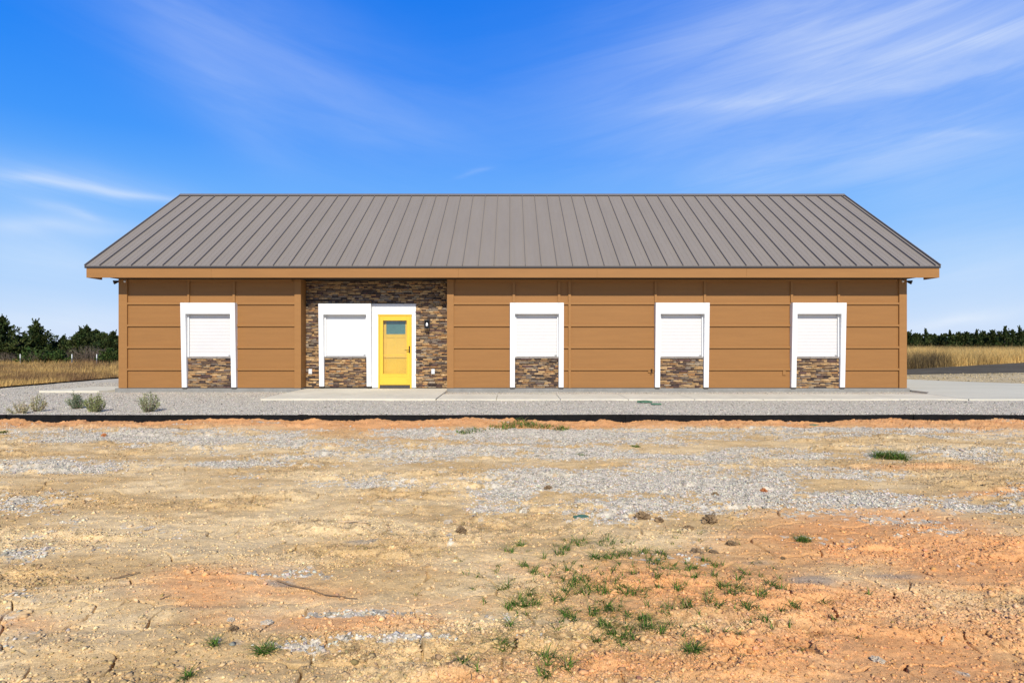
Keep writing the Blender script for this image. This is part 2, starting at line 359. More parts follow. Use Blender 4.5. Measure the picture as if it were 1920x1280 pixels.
def dirt_h(x, y): return dirt_fields(np.array([float(x)]), np.array([float(y)]))[0][0]

def sheet(name, outline, z, m, res=None, amp=0, seed=0, kind='structure'):
    """flat or gently bumpy sheet clipped to a box"""
    (x0, x1, y0, y1) = outline
    xs = np.arange(x0, x1+1e-6, (x1-x0)/max(1, round((x1-x0)/(res or 1e9)))); yy = np.arange(y0, y1+1e-6, (y1-y0)/max(1, round((y1-y0)/(res or 1e9))))
    A, B = np.meshgrid(xs, yy); Z = z+(fbm(A*1.3, B*1.3, 4, seed)-.5)*amp if amp else np.full_like(A, z)
    o = link(name, arr_mesh(name, np.stack([A, B, Z], -1).reshape(-1, 3), grid_faces(*A.shape)), m, smooth=True)
    return tag(o, kind=kind)
sheet('ground', (-900, 900, 18, 1800), -.42, M['field'])
# ground nearer to the house, under the fields
def gravel_h(x, y):
    x = np.asarray(x, float); y = np.asarray(y, float)
    near = sstep(16.6, 14.2, y)
    return .0+.03*near*sstep(11.4, 13, y)+(fbm(x*.8, y*.8, 3, 201)-.5)*.03+(fbm(x*6, y*6, 2, 207)-.5)*.012
gx = np.linspace(-15.55, 34, 700); gy = np.linspace(YD+.035, 25.5, 260); A, B = np.meshgrid(gx, gy)
link_g = link('gravel_bed', arr_mesh('gravel_bed', np.stack([A, B, gravel_h(A, B)], -1).reshape(-1, 3), grid_faces(*A.shape)), M['gravel'], smooth=True)
tag(link_g, kind='structure')
sheet('field_ground', (-260, -15.58, YD, 260), -.085, M['field'], 2.0, .05, 5)
sheet('rear_field_ground', (-15.58, 260, 25.5, 260), -.06, M['field'], 2.5, .0, 6)
# bare rear yard right of the house and the road behind it
def poly_sheet(name, pts, z, m, sub=0):
    mb = MB(); mb.v = [(x, y, z if not callable(z) else z(x, y)) for x, y in pts]; mb.f = [list(range(len(pts)))]
    return tag(mb.build(name, m), kind='structure')
poly_sheet('rear_dirt_yard', [(11.2, 22.5), (13.2, 22.2), (14.2, 21.6), (15.2, 20.4), (16.6, 19.0), (20, 17.6), (34, 16.4), (60, 18), (60, 36), (30, 31), (11.2, 29)], .045, M['rear'])
poly_sheet('road', [(8, 24.2), (16.6, 24.9), (22.8, 26.5), (40, 30), (90, 38), (90, 78), (33.7, 39.4), (19.3, 29.4), (8, 22.5+2.4)], .053, M['asphalt'])

# concrete flatwork (slabs with thickness)
def slab(name, pts, z, m, bev=.006):
    mb = MB(); mb.prism(pts, 'z', z-.12, z); return tag(mb.build(name, m, bevel=bev), kind='structure')
slab('entry_slab', [(-5.85, 13.95), (-1.76, 13.95), (-1.76, D-.12), (-1.79, D-.12), (-1.79, D+RD+.1), (-5.84, D+RD+.1), (-5.84, D-.12), (-5.85, D-.12)], .072, M['concrete'])
pj = [-1.745, -.34, 1.16, 2.75, 4.3, 5.9, 7.5, 9.1, 10.7]
for a, b in zip(pj[:-1], pj[1:]):
    slab('walkway', [(a+.006, 13.97), (b-.006, 13.97), (b-.006, 15.36), (a+.006, 15.36)], .058, M['concrete'])
slab('concrete_apron', [(10.706, 13.95), (34, 13.85), (34, 16.0), (20, 17.6), (16.6, 19.1), (15.0, 20.5), (14.2, 21.5), (13.0, 22.2), (11.13, 22.5), (11.13, 15.9), (10.706, 15.4)], .062, M['apron'])
slab('side_stoop', [(-13.0, 16.45), (-11.35, 16.45), (-11.10, 17.1), (-11.10, 18.0), (-12.6, 18.0)], .055, M['concrete'])

# ------------------------------------------------------------------ edging
def edging(name, p0, p1, ztop, zbot, label, joints=()):
    p0 = Vector(p0); p1 = Vector(p1); n = int((p1-p0).length/.35); dr = (p1-p0).normalized(); nm = Vector((-dr.y, dr.x))
    root = empty(name, (p0.x, p0.y, 0), label=label, cat='edging')
    mb = MB(); V = []
    for i in range(n+1):
        t = i/n; p = p0+(p1-p0)*t; s = p.x*1.0+p.y*.7
        wob = (float(vnoise(np.array([s*.9]), np.array([1.]), 3)[0])-.5)*.02; zt = ztop+(float(vnoise(np.array([s*.5]), np.array([4.]), 7)[0])-.5)*.012
        for side in (-.006, .006):
            q = p+nm*(side+wob); V.append((q.x, q.y, zbot)); V.append((q.x, q.y, zt))
    mb.v = V
    for i in range(n):
        a = i*4; b = a+4
        mb.f += [[a, a+1, b+1, b], [a+2, b+2, b+3, a+3], [a+1, a+3, b+3, b+1]]
    mb.f += [[0, 2, 3, 1], [n*4, n*4+1, n*4+3, n*4+2]]
    mb.build('strip', M['edging'], root)
    for t in joints:
        p = p0+(p1-p0)*t
        q = MB(); q.hexa([tuple((*(p+dr*a+nm*b), z)) for z in (zbot, ztop+.004) for a, b in ((-.09, -.026), (.09, -.026), (.09, .024), (-.09, .024))]); q.build('joint_sleeve', M['edging'], root, bevel=.004)
edging('garden_edging', (-15.6, YD+.02), (34, YD+.02), .012, -.22, 'long black landscape edging strip between orange dirt and gray gravel in front of the house', [.12, .235, .36, .47, .565, .672, .78])
edging('garden_edging', (-15.57, YD+.05), (-15.1, 25.5), .05, -.2, 'black edging strip running back left of the house between gravel and dry grass', [.3, .6])

# ------------------------------------------------------------------ house
HS = empty('house', (0, D, 0), label='long single storey house with tan panel siding, gray metal roof, stone entry and yellow door', cat='house')
# foundation and walls
f = MB(); f.box(XL-.12, RX0, D-.05, D+DEPTH, -.3, ZB-.012); f.box(RX1, XR+.10, D-.05, D+DEPTH, -.3, ZB-.012); f.box(RX0, RX1, D+RD+.03, D+DEPTH, -.3, .06)
f.build('foundation', M['found'], HS, bevel=.005)
WT = .012
def wall_outline():
    return None
wl = MB()
wl.box(XL, RX0, D, D+.16, ZB, ZS); wl.box(RX1, XR, D, D+.16, ZB, ZS)                       # front siding
wl.box(RX0-.02, RX0, D+.16, D+RD+.2, ZB, ZS); wl.box(RX1, RX1+.02, D+.16, D+RD+.2, ZB, ZS)   # returns of the entry recess
for x0, x1 in ((XL, XL+.16), (XR-.16, XR)):                                               # gable walls
    wl.prism([(D+.16, ZB), (D+DEPTH, ZB), (D+DEPTH, ZS), (YR, ZR-.32), (D+.16, ZS+.1)], 'x', x0, x1)
wl.box(XL+.16, XR-.16, D+DEPTH-.16, D+DEPTH, ZB, ZS)
wl.build('wall', M['siding'], HS)
tr = MB(); BP = .04                                                        # battens and boards proud of the wall
rows = [(1.38+(HY-b)/67.2, 1.38+(HY-a)/67.2) for a, b in ((566.8, 571), (607.7, 612), (648.6, 652.8), (689.8, 694))]
def px_x(p): return (p-CX)/67.2
V1 = [(226.5, 240), (553, 565.1)]; V2 = [(838.7, 851), (1065.5, 1070.3), (1684.5, 1698)]
WINX = [(-9.14, -7.63), None, (-.027, 1.463), (4.003, 5.493), (7.787, 9.277)]
def bars(segs, xa, xb, skips):
    for (z0, z1) in rows:
        cuts = sorted([(a, b) for a, b in skips if a >= xa-.01 and b <= xb+.01]); x = xa
        for a, b in cuts+[(xb, xb)]:
            if a-x > .03:
                tr.prism([(D-BP, z0), (D, z0-.001), (D, z1), (D-BP, z1-.008)], 'x', x, a)
            x = b
win_s = [w_ for w_ in WINX if w_]
va = [(px_x(a), px_x(b)) for a, b in V1]; vb = [(px_x(a), px_x(b)) for a, b in V2]; va[0] = (XL-.004, va[0][1]); vb[2] = (vb[2][0], XR+.004); va[1] = (va[1][0], RX0+.004); vb[0] = (RX1-.004, vb[0][1])
for a, b in va+vb: tr.box(a, b, D-BP-.006, D-.0005, ZB-.004, ZS-.002)
tr.box(XR+.0005, XR+.022, D-BP-.006, D+.12, ZB-.004, ZS-.002); tr.box(XL-.022, XL-.0005, D-BP-.006, D+.12, ZB-.004, ZS-.002)
for a, b in ((va[0][1], va[1][0]), (vb[0][1], vb[1][0]), (vb[1][1], vb[2][0])): bars(None, a, b, [(p-.004, q+.004) for p, q in win_s])
for a, b in ((352.3, 356), (437, 441.4), (961, 965.8), (1045.8, 1050.6), (1226.8, 1231.2), (1319, 1323.4), (1481.6, 1486.2), (1569.4, 1574)):
    tr.box(px_x(a), px_x(b), D-BP+.001, D-.0005, rows[0][1]+.001, ZS-.002)
tr.box(XL+.25, RX0-.25, D-BP+.002, D-.0005, ZS-.06, ZS-.0025); tr.box(RX1+.25, XR-.25, D-BP+.002, D-.0005, ZS-.06, ZS-.0025)
tr.build('batten_trim', M['trim'], HS, bevel=.002)
# fascia, soffit, rake boards
fa = MB(); ext = (GX0+.03, GX1-.015); jn = [ext[0], px_x(415), px_x(864)-.02, px_x(1110)+.06, px_x(1385), ext[1]]
for a, b in zip(jn[:-1], jn[1:]): fa.prism([(YE+.02, ZS-.012), (YE+.055, ZS-.012), (YE+.055, ZE-.055), (YE+.02, ZE-.055)], 'x', a+.0008, b-.0008)
fa.build('fascia', M['trim'], HS, bevel=.003)
fa = MB(); fa.box(ext[0], ext[1], D+DEPTH+OV-.055, D+DEPTH+OV-.02, ZS-.012, ZE-.055); fa.build('fascia', M['trim'], HS)
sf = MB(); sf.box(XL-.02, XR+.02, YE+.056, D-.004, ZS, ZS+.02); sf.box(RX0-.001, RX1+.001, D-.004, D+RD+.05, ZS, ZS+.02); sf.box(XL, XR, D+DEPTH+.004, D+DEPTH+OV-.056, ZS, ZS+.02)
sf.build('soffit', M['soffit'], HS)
slope = (ZR-ZE)/(YR-YE)
for x0, x1 in ((GX0+.032, GX0+.075), (GX1-.06, GX1-.017)):
    rb = MB(); t0 = .035; wd = .28
    yb_ = D+DEPTH+OV
    ztop = lambda y: ZE-t0+(y-YE)*slope if y <= YR else ZE-t0+(yb_-y)*slope
    pts = [(YE+.056, ZS-.012), (D, ZS-.012), (D+.0, ztop(D)-wd), (YR, ztop(YR)-wd), (D+DEPTH, ztop(D+DEPTH)-wd), (D+DEPTH, ZS-.012), (yb_-.056, ZS-.012), (yb_-.056, ztop(yb_-.056)), (YR, ztop(YR)), (YE+.056, ztop(YE+.056))]
    rb.prism(pts, 'x', x0, x1); rb.build('rake_board', M['trim'], HS)
for x0, x1 in ((GX0+.08, XL-.024), (XR+.024, GX1-.066)):
    z_ = lambda y: ZE-.10+(y-YE)*slope if y <= YR else ZE-.10+(D+DEPTH+OV-y)*slope
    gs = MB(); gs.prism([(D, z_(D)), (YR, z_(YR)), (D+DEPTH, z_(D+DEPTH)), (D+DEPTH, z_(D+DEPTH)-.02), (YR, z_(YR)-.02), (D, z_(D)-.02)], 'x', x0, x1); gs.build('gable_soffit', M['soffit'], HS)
# roof
rf = MB(); YB = D+DEPTH+OV; T = .03
rf.prism([(YE, ZE-T), (YR, ZR-T), (YB, ZE-T), (YB, ZE), (YR, ZR), (YE, ZE)], 'x', GX0, GX1)
roof = rf.build('roof', M['roof'], HS)
def seam(x, wd, hh):
    q = MB(); nz = math.sqrt(1+slope*slope); ny, nzz = -slope/nz, 1/nz
    for sgn in (1, -1):
        ya = YE-.004 if sgn > 0 else YB+.004; za = ZE
        y1 = YR; z1 = ZR
        pts = [(ya, za-.002), (y1, z1-.002), (y1, z1+hh/nzz*.98), (ya+ny*sgn*hh, za+nzz*hh)]
        q.prism(pts, 'x', x-wd/2, x+wd/2)
    return q
sx = []; x = -11.07
while x < GX1-.1: sx.append(x); x += .4245
sm = MB()
for i, x in enumerate(sx):
    q = seam(x, .016, .040); b = len(sm.v); sm.v += q.v; sm.f += [[k+b for k in ff] for ff in q.f]
for x in (GX0+.012, GX1-.012):
    q = seam(x, .024, .045); b = len(sm.v); sm.v += q.v; sm.f += [[k+b for k in ff] for ff in q.f]
sm.build('standing_seams', M['seam'], roof)
pr = MB()
for x in [GX0-.02]+sx:
    for t in (.33, .67):
        if x+.4245*t > GX1-.05 or x+.4245*t < GX0+.05: continue
        q = seam(x+.4245*t, .010, .0016); b = len(pr.v); pr.v += q.v; pr.f += [[k+b for k in ff] for ff in q.f]
pr.build('panel_ribs', M['roof'], roof)
rc = MB(); cw = .10; rise = cw*slope
rc.prism([(YR-cw, ZR-rise+.045), (YR, ZR+.055), (YR+cw, ZR-rise+.045), (YR+cw, ZR-rise+.036), (YR, ZR+.046), (YR-cw, ZR-rise+.036)], 'x', GX0-.012, GX1+.012)
rc.build('ridge_cap', M['seam'], roof)
de = MB(); de.prism([(YE-.006, ZE-.002), (YE+.018, ZE-T-.001), (YE+.018, ZE-.058), (YE+.006, ZE-.06), (YE-.006, ZE-.045)], 'x', GX0-.004, GX1+.004)
de.build('drip_edge', M['drip'], roof)

# stone veneer -------------------------------------------------------
PAL = [((.40, .25, .115), 5), ((.46, .30, .15), 3), ((.27, .165, .085), 4), ((.14, .09, .06), 4), ((.075, .053, .043), 4), ((.19, .145, .11), 3), ((.28, .215, .145), 2), ((.34, .18, .075), 2), ((.11, .065, .055), 2)]
PALW = np.array([p[1] for p in PAL], float); PALW /= PALW.sum()
def stones(name, x0, x1, z0, z1, y, holes, parent, thick=.035):
    V = []; F = []; Cc = []; z = z0; r = random.Random(int(x0*100+z0*10)+5)
    while z < z1-.008:
        h = r.choice([.028, .035, .04, .048, .055]); h = min(h, z1-z)
        x = x0-r.random()*.2
        while x < x1:
            ln = r.choice([r.uniform(.06, .2), r.uniform(.12, .30)]); a = max(x, x0)+.002; b = min(x+ln, x1)-.002; zz0 = z+.002; zz1 = z+h-.002; x += ln
            if b-a < .012: continue
            if any(a < hx1 and b > hx0 and zz0 < hz1 and zz1 > hz0 for hx0, hx1, hz0, hz1 in holes):
                for hx0, hx1, hz0, hz1 in holes:
                    if a < hx1 and b > hx0 and zz0 < hz1 and zz1 > hz0:
                        if a < hx0: b = hx0-.002
                        elif b > hx1: a = hx1+.002
                        else: b = a
                if b-a < .015: continue
            p = y-r.uniform(.004, thick); j = lambda s=.006: r.uniform(-s, s)
            base = len(V)
            V += [(a, y+.01, zz0), (b, y+.01, zz0), (b, y+.01, zz1), (a, y+.01, zz1), (a+.003, p+j(), zz0+.002+abs(j(.003))), (b-.003, p+j(), zz0+.002+abs(j(.003))), (b-.003, p+j(), zz1-.002-abs(j(.003))), (a+.003, p+j(), zz1-.002-abs(j(.003)))]
            F += [(base+4, base+5, base+6, base+7), (base, base+1, base+5, base+4), (base+1, base+2, base+6, base+5), (base+2, base+3, base+7, base+6), (base+3, base, base+4, base+7)]
            c = np.array(PAL[rng.choice(len(PAL), p=PALW)][0])*r.uniform(.9, 1.45); Cc += [c]*5
        z += h
    return link(name, arr_mesh(name, V, F, col=np.array(Cc)), M['stone'], parent)
YS = D+RD
W2 = (-5.447, -3.96); DOOR = (-3.96, -2.708)
bk = MB(); bk.box(RX0, -3.80, YS+.001, YS+.08, .06, ZS); bk.box(-2.80, RX1, YS+.001, YS+.08, .06, ZS); bk.box(-3.80, -2.80, YS+.001, YS+.08, 2.19, ZS); stone_w = bk.build('stone_wall', M['mortar'], HS)
stones('ledger_stones', RX0+.004, RX1-.004, .085, ZS-.005, YS, [(W2[0]+.02, DOOR[1]-.02, .05, 2.46)], stone_w)

# windows with tapered surround, roller shutter, sill and stone apron
ZT = 2.479
def window(x0, x1, yw, label, zb=.135, flip=False):
    pt, pb = .17, .085; pw = .138; zh = 2.17; zsill = .99
    fy = lambda z: yw-pb-(pt-pb)*(z-zb)/(ZT-zb)
    mb = MB()
    for a, b in ((x0, x0+pw), (x1-pw, x1)):
        mb.prism([(fy(zb), zb), (yw+.02, zb), (yw+.02, ZT), (fy(ZT), ZT)], 'x', a, b)
    mb.prism([(fy(zh), zh), (yw+.02, zh), (yw+.02, ZT-.0003), (fy(ZT)-.0004, ZT-.0003)], 'x', x0+pw-.0002, x1-pw+.0002)
    o = mb.build('window', M['white'], HS, bevel=.004); o['label'] = label
    a, b = x0+pw, x1-pw
    sh = MB(); n = 29; z0 = zsill+.045; dz = (zh+.02-z0)/n; ys_ = yw+.008
    for i in range(n):
        s0 = z0+i*dz; sh.prism([(ys_-.0070, s0), (ys_-.0090, s0+.005), (ys_-.0098, s0+dz*.5), (ys_-.0090, s0+dz-.005), (ys_-.0070, s0+dz-.0006), (ys_+.01, s0+dz-.0006), (ys_+.01, s0)], 'x', a+.012, b-.012)
    sh.box(a+.012, b-.012, ys_-.016, ys_+.01, zsill+.004, z0)
    s_o = sh.build('roller_shutter', M['shutter'], o)
    for p, q in ((a+.0005, a+.040), (b-.040, b-.0005)):
        rl = MB(); rl.box(p, q, yw-.045, yw-.012, zsill-.01, zh-.0005); rl.build('guide_rail', M['white'], o, bevel=.003)
    lk = MB(); lx = b-.075; lk.box(lx-.03, lx+.028, ys_-.026, ys_-.0165, zsill+.022, zsill+.036); lk.build('shutter_lock', M['black'], o, bevel=.002)
    sl = MB(); xs_ = np.linspace(a+.001, b-.001, 4)
    for p, q in zip(xs_[:-1], xs_[1:]): sl.hexa([(p+.002, yw-.055, zsill-.05), (q-.002, yw-.055, zsill-.05), (q-.002, yw+.02, zsill-.05), (p+.002, yw+.02, zsill-.05), (p+.002, yw-.048, zsill-.008), (q-.002, yw-.052, zsill-.008), (q-.002, yw+.02, zsill-.002), (p+.002, yw+.02, zsill-.002)])
    sl.build('sill', M['sill'], o, bevel=.005)
    sk = MB(); sk.box(a, b, yw-.008, yw+.01, zb-.03, zsill-.051)
    skb = sk.build('apron_backing', M['mortar'], o)
    stones('stone_apron', a+.002, b-.002, zb-.025, zsill-.052, yw-.0085, [], o, .03)
    for p, q in ((x0+.004, x0+pw-.004), (x1-pw+.004, x1-.004)):
        ft = MB(); ft.box(p, q, yw-.075, yw-.0005, zb-.032, zb-.0005); ft.build('post_foot', M['gasket'], o)
window(*WINX[0], D, 'white framed shuttered window nearest the left end of the house')
window(*W2, YS, 'white framed shuttered window in the stone recess left of the yellow door')
window(*WINX[2], D, 'white framed shuttered window just right of the stone recess')
window(*WINX[3], D, 'white framed shuttered window between the other two right of the entry')
window(*WINX[4], D, 'white framed shuttered window nearest the right end of the house')

# entry door
dx0, dx1 = -3.777, -2.827; dz0, dz1 = .082, 2.173; yd = YS-.03
ds = MB()
ds.box(DOOR[0]+.004, dx0-.0005, yd, YS+.05, .09, ZT-.004); ds.box(dx1+.0005, DOOR[1], yd, YS+.05, .09, ZT-.004); ds.box(dx0-.0005, dx1+.0005, yd+.0002, YS+.05, dz1+.0005, ZT-.0042)
ds.box(DOOR[0]+.004, DOOR[1]+.012, yd-.02, yd-.0005, ZT-.03, ZT)
ds.build('door_surround', M['white'], HS, bevel=.003)
dr = MB(); fw = .042
dr.box(dx0, dx0+fw, yd-.035, YS+.03, dz0, dz1); dr.box(dx1-fw, dx1, yd-.035, YS+.03, dz0, dz1); dr.box(dx0+fw, dx1-fw, yd-.0352, YS+.03, dz1-fw, dz1-.0002)
dr.box(dx0-.012, dx1+.012, yd-.045, yd-.036, dz1-.016, dz1+.006)
door = dr.build('door', M['yellow'], HS, bevel=.003); door['label'] = 'yellow front door with glass storm door'
zdb = .175                                                     # bottom of storm door
sx0, sx1 = dx0+fw+.004, dx1-fw-.004; gx0, gx1 = (718.7-CX)/65.8, (762.8-CX)/65.8; gz0, gz1 = 1.38-(700-HY)/65.8, 1.38-(600.8-HY)/65.8
sdm = MB(); ya, yb2 = yd-.025, yd+.005
sdm.box(sx0, gx0, ya, yb2, zdb, dz1-fw-.004); sdm.box(gx1, sx1, ya, yb2, zdb, dz1-fw-.004); sdm.box(gx0, gx1, ya+.0002, yb2, gz1, dz1-fw-.0042); sdm.box(gx0, gx1, ya+.0002, yb2, zdb+.0002, gz0)
for (a, b, c, d_) in ((gx0-.02, gx0, gz0-.02, gz1+.02), (gx1, gx1+.02, gz0-.02, gz1+.02)): sdm.box(a, b, ya-.009, ya-.0005, c, d_)
sdm.box(gx0, gx1, ya-.0092, ya-.0005, gz1, gz1+.0198); sdm.box(gx0, gx1, ya-.0092, ya-.0005, gz0-.0198, gz0)
kx0, kx1, kz0, kz1 = sx0+.05, sx1-.05, zdb+.035, gz0-.075
for a, b, c, d_ in ((kx0, kx1, kz0, kz0+.012), (kx0, kx1, kz1-.012, kz1), (kx0, kx0+.012, kz0+.0125, kz1-.0125), (kx1-.012, kx1, kz0+.0125, kz1-.0125)): sdm.box(a, b, ya-.006, ya-.0003, c, d_)
sdm.build('storm_door', M['yellow'], door, bevel=.003)
g = MB(); g.box(gx0+.001, gx1-.001, yd-.010, yd-.006, gz0+.001, gz1-.001); g.build('glass', M['glass'], door)
md = MB(); zm = 1.38-(665.2-HY)/65.8; md.box(gx0+.001, gx1-.001, yd-.020, yd-.0115, zm-.006, zm+.006); md.build('glass_bar', M['yellow'], door)
# inner door behind the glass
yi = YS+.075
idr = MB(); ix0, ix1 = dx0+fw+.001, dx1-fw-.001
idr.box(ix0, ix1, yi, yi+.04, .10, dz1-fw-.001)
wx0, wx1, wz0, wz1 = (724.5-CX)/65.4, (760-CX)/65.4, 1.38-(626.5-HY)/65.4, 1.38-(601.8-HY)/65.4
for a, b, c, d_ in ((wx0-.03, wx0, wz0-.03, wz1+.03), (wx1, wx1+.03, wz0-.03, wz1+.03), (wx0, wx1, wz1, wz1+.03), (wx0, wx1, wz0-.03, wz0)): idr.box(a, b, yi-.014, yi-.0004, c, d_)
pm = (wx0+wx1)/2
for a, b in ((ix0, wx0-.0), (wx1+.0, ix1), (pm-.035, pm+.035)): idr.box(a+.001, b-.001, yi-.010, yi-.0006, .32, wz0-.10)
idr.box(ix0, ix1, yi-.0102, yi-.0006, wz0-.0995, wz0-.031); idr.box(ix0, ix1, yi-.0102, yi-.0006, .101, .3195)
idr.build('inner_door', M['innerdoor'], door, bevel=.003)
tg = MB(); tg.box(wx0+.001, wx1-.001, yi-.008, yi-.001, wz0+.001, wz1-.001); tg.build('door_light', M['teal'], door)
hd = MB(); hx = (768-CX)/65.8; hz = 1.38-(655-HY)/65.8
hd.box(hx-.017, hx+.017, ya-.016, ya-.0005, hz-.095, hz+.095); hd.tube([(hx, ya-.01, hz-.02), (hx, ya-.05, hz-.02), (hx-.02, ya-.058, hz-.02), (hx-.13, ya-.056, hz-.022)], [.010, .010, .009, .008])
hd.build('handle', M['bronze'], door, bevel=.002)
th = MB(); th.box(dx0+fw, dx1-fw, yd-.02, YS+.04, .074, .115); th.box(dx0+fw+.001, dx1-fw-.001, yd-.005, YS+.03, .1155, zdb+.01)
th.build('threshold', M['gasket'], door)

# wall lamp beside the door
lx, lz, ly = (801-CX)/65.9, 1.38-(608-HY)/65.9, YS-.035
lp = MB(); lp.box(lx-.055, lx+.055, ly-.012, ly+.012, lz-.11, lz+.11)
lamp = lp.build('wall_lamp', M['black'], HS, bevel=.004); lamp['label'] = 'small black lantern with a clear bulb on the stone wall'
cg = MB()
cg.box(lx-.07, lx+.07, ly-.15, ly-.013, lz+.095, lz+.13)
for ax in (-.066, .056):
    for ay in (-.145, -.028): cg.box(lx+ax, lx+ax+.010, ly+ay, ly+ay+.010, lz-.12, lz+.0945)
cg.box(lx-.068, lx+.068, ly-.148, ly-.014, lz-.13, lz-.1205)
cg.build('lantern_cage', M['black'], lamp, bevel=.002)
bl = MB(); pts = []; rr = []
for k in range(11):
    t = k/10; pts.append((lx, ly-.08, lz-.065+t*.12)); rr.append(max(.002, .034*math.sin(math.pi*min(1, .08+t*.92))**.6 if t < .45 else .034*(1-((t-.45)/.55)**1.3*.6)))
bl.tube(pts, rr, 14); bl.build('bulb', M['glow'], lamp, smooth=True)
sk = MB(); sk.tube([(lx, ly-.08, lz+.05), (lx, ly-.08, lz+.094)], .018, 12); sk.build('socket', M['black'], lamp)
for px_, nm in ((582.2, 'white outlet cover on the stone left of the entry window'), (812.2, 'white outlet cover on the stone right of the yellow door')):
    ox, oz = (px_-CX)/65.8, 1.38-(696.3-HY)/65.8; q = MB(); q.box(ox-.048, ox+.048, YS-.062, YS-.01, oz-.072, oz+.072)
    ob = q.build('outlet_cover', M['white'], HS, bevel=.008); ob['label'] = nm
    q = MB(); q.box(ox-.034, ox+.034, YS-.070, YS-.0625, oz-.055, oz+.058); q.build('flip_lid', M['shutter'], ob, bevel=.006)
# hose tap block and small trim block by the right windows
q = MB(); bx, bz = (1220.8-CX)/67.3, 1.38-(694-HY)/67.3; q.box(bx-.08, bx+.078, D-.026, D-.0005, bz-.065, bz+.045); tb = q.build('tap_block', M['trim'], HS, bevel=.003)
q = MB(); q.tube([(bx+.01, D-.026, bz-.01), (bx+.01, D-.07, bz-.01), (bx+.01, D-.095, bz-.03), (bx+.01, D-.10, bz-.055)], [.02, .018, .015, .014], 10); q.tube([(bx+.01, D-.075, bz+.005), (bx+.01, D-.075, bz+.03)], .006); q.tube([(bx+.01, D-.075, bz+.03), (bx+.01, D-.075, bz+.036)], .028, 12)
q.build('hose_tap', M['bronze'], tb, smooth=False)
q = MB(); bx, bz = (1470.5-CX)/67.3, 1.38-(698-HY)/67.3; q.box(bx-.035, bx+.05, D-.024, D-.0005, bz-.075, bz+.06); q.build('cover_block', M['trim'], HS, bevel=.003)
# corner floodlights and small domes under the eave
for sgn, xc, xd in ((-1, XL-.02, (234.7-CX)/67.3), (1, XR+.02, (1692.3-CX)/67.3)):
    q = MB(); z = ZS-.055; xb = xc+sgn*.005
    q.tube([(xb, D+.05, z+.04), (xb+sgn*.05, D+.03, z)], .014, 8)
    q.tube([(xb+sgn*.035, D+.035, z+.01), (xb+sgn*.055, D+.02, z), (xb+sgn*.13, D-.05, z-.035)], [.02, .028, .06], 12)
    fl = q.build('floodlight', M['black'], HS)
    q = MB(); q.tube([(xd, D-.028, z-.005), (xd, D-.05, z-.005), (xd, D-.065, z-.008), (xd, D-.075, z-.01)], [.034, .034, .026, .006], 14)
    q.build('sensor_dome', M['white'], HS, smooth=True)

# ------------------------------------------------------------------ pebbles and loose stones (stuff)
OCT = np.array([(1, 0, 0), (-1, 0, 0), (0, 1, 0), (0, -1, 0), (0, 0, 1), (0, 0, -1), (.62, .62, .35), (-.6, .62, -.3), (.6, -.62, .4), (-.62, -.6, .45)], float)
def hull_faces():
    import bmesh
    bm = bmesh.new()
    for p in OCT: bm.verts.new(p)
    bmesh.ops.convex_hull(bm, input=bm.verts); bm.verts.index_update()
    fs = [[v.index for v in ff.verts] for ff in bm.faces if len(ff.verts) == 3]; bm.free(); return np.array(fs)
HF = hull_faces()
def pebbles(name, X, Y, Z, sz, cols, m, label=None, loc=None):
    n = len(X); V = np.tile(OCT[None], (n, 1, 1))*rng.uniform(.7, 1.25, (n, len(OCT), 1))
    V *= np.stack([rng.uniform(.8, 1.4, n), rng.uniform(.7, 1.1, n), rng.uniform(.45, .8, n)], -1)[:, None, :]
    a = rng.uniform(0, 6.28, n); c, s = np.cos(a)[:, None], np.sin(a)[:, None]
    x, y = V[..., 0]*c-V[..., 1]*s, V[..., 0]*s+V[..., 1]*c
    b = rng.normal(0, .35, n); cb, sb = np.cos(b)[:, None], np.sin(b)[:, None]; z = V[..., 2]*cb+x*sb; x = x*cb-V[..., 2]*sb
    P = np.stack([x, y, z], -1)*sz[:, None, None]; P += np.stack([X, Y, Z+sz*.18], -1)[:, None]
    F = (HF[None]+np.arange(n)[:, None, None]*len(OCT)).reshape(-1, 3)
    o = link(name, arr_mesh(name, P.reshape(-1, 3), F, col=np.repeat(cols, len(HF), 0)), m)
    return tag(o, label, 'gravel' if 'gravel' in name else 'stones', kind='stuff')
def fan(n, y0, y1, power=2.0, wide=1.0):
    """points spread over the visible yard, denser near"""
    t = rng.random(n); y = (t*(y1**(2-power+1e-9)-y0**(2-power+1e-9))+y0**(2-power+1e-9))**(1/(2-power+1e-9)) if power != 2 else y0*(y1/y0)**t
    x = rng.uniform(-1, 1, n)*wide*y; return x, y
n = 230000; x, y = fan(n, 2.2, YD-.02, 1.4, .98); h, c, gm, om, rm = dirt_fields(x, y)
keep = rng.random(n) < gm**1.6*.95; xg, yg, hg = x[keep], y[keep], h[keep]
sz = rng.gamma(5, .00145, keep.sum())+.0025; br = rng.choice([.28, .42, .52, .60, .68], keep.sum(), p=[.12, .2, .28, .25, .15])[:, None]
pebbles('crushed_gravel', xg, yg, hg, sz, br*np.array([1.06, .945, .76])*rng.uniform(.93, 1.07, (len(xg), 3)), M['pebble'], 'pale gray crushed gravel spread in patches over the bare dirt yard')
n = 420000; x, y = fan(n, 2.2, YD-.02, 1.7, .98); h, c, gm, om, rm = dirt_fields(x, y)
keep = rng.random(n) < (.22+.75*rm)*(1-gm)*(1-.35*om); x, y, h, c, om = x[keep], y[keep], h[keep], c[keep], om[keep]
sz = np.minimum(rng.gamma(1.25, .0026, len(x))+.0016, .021); tint = rng.choice([.70, .86, 1.05, 1.2, 1.38], len(x), p=[.14, .28, .3, .2, .08])[:, None]
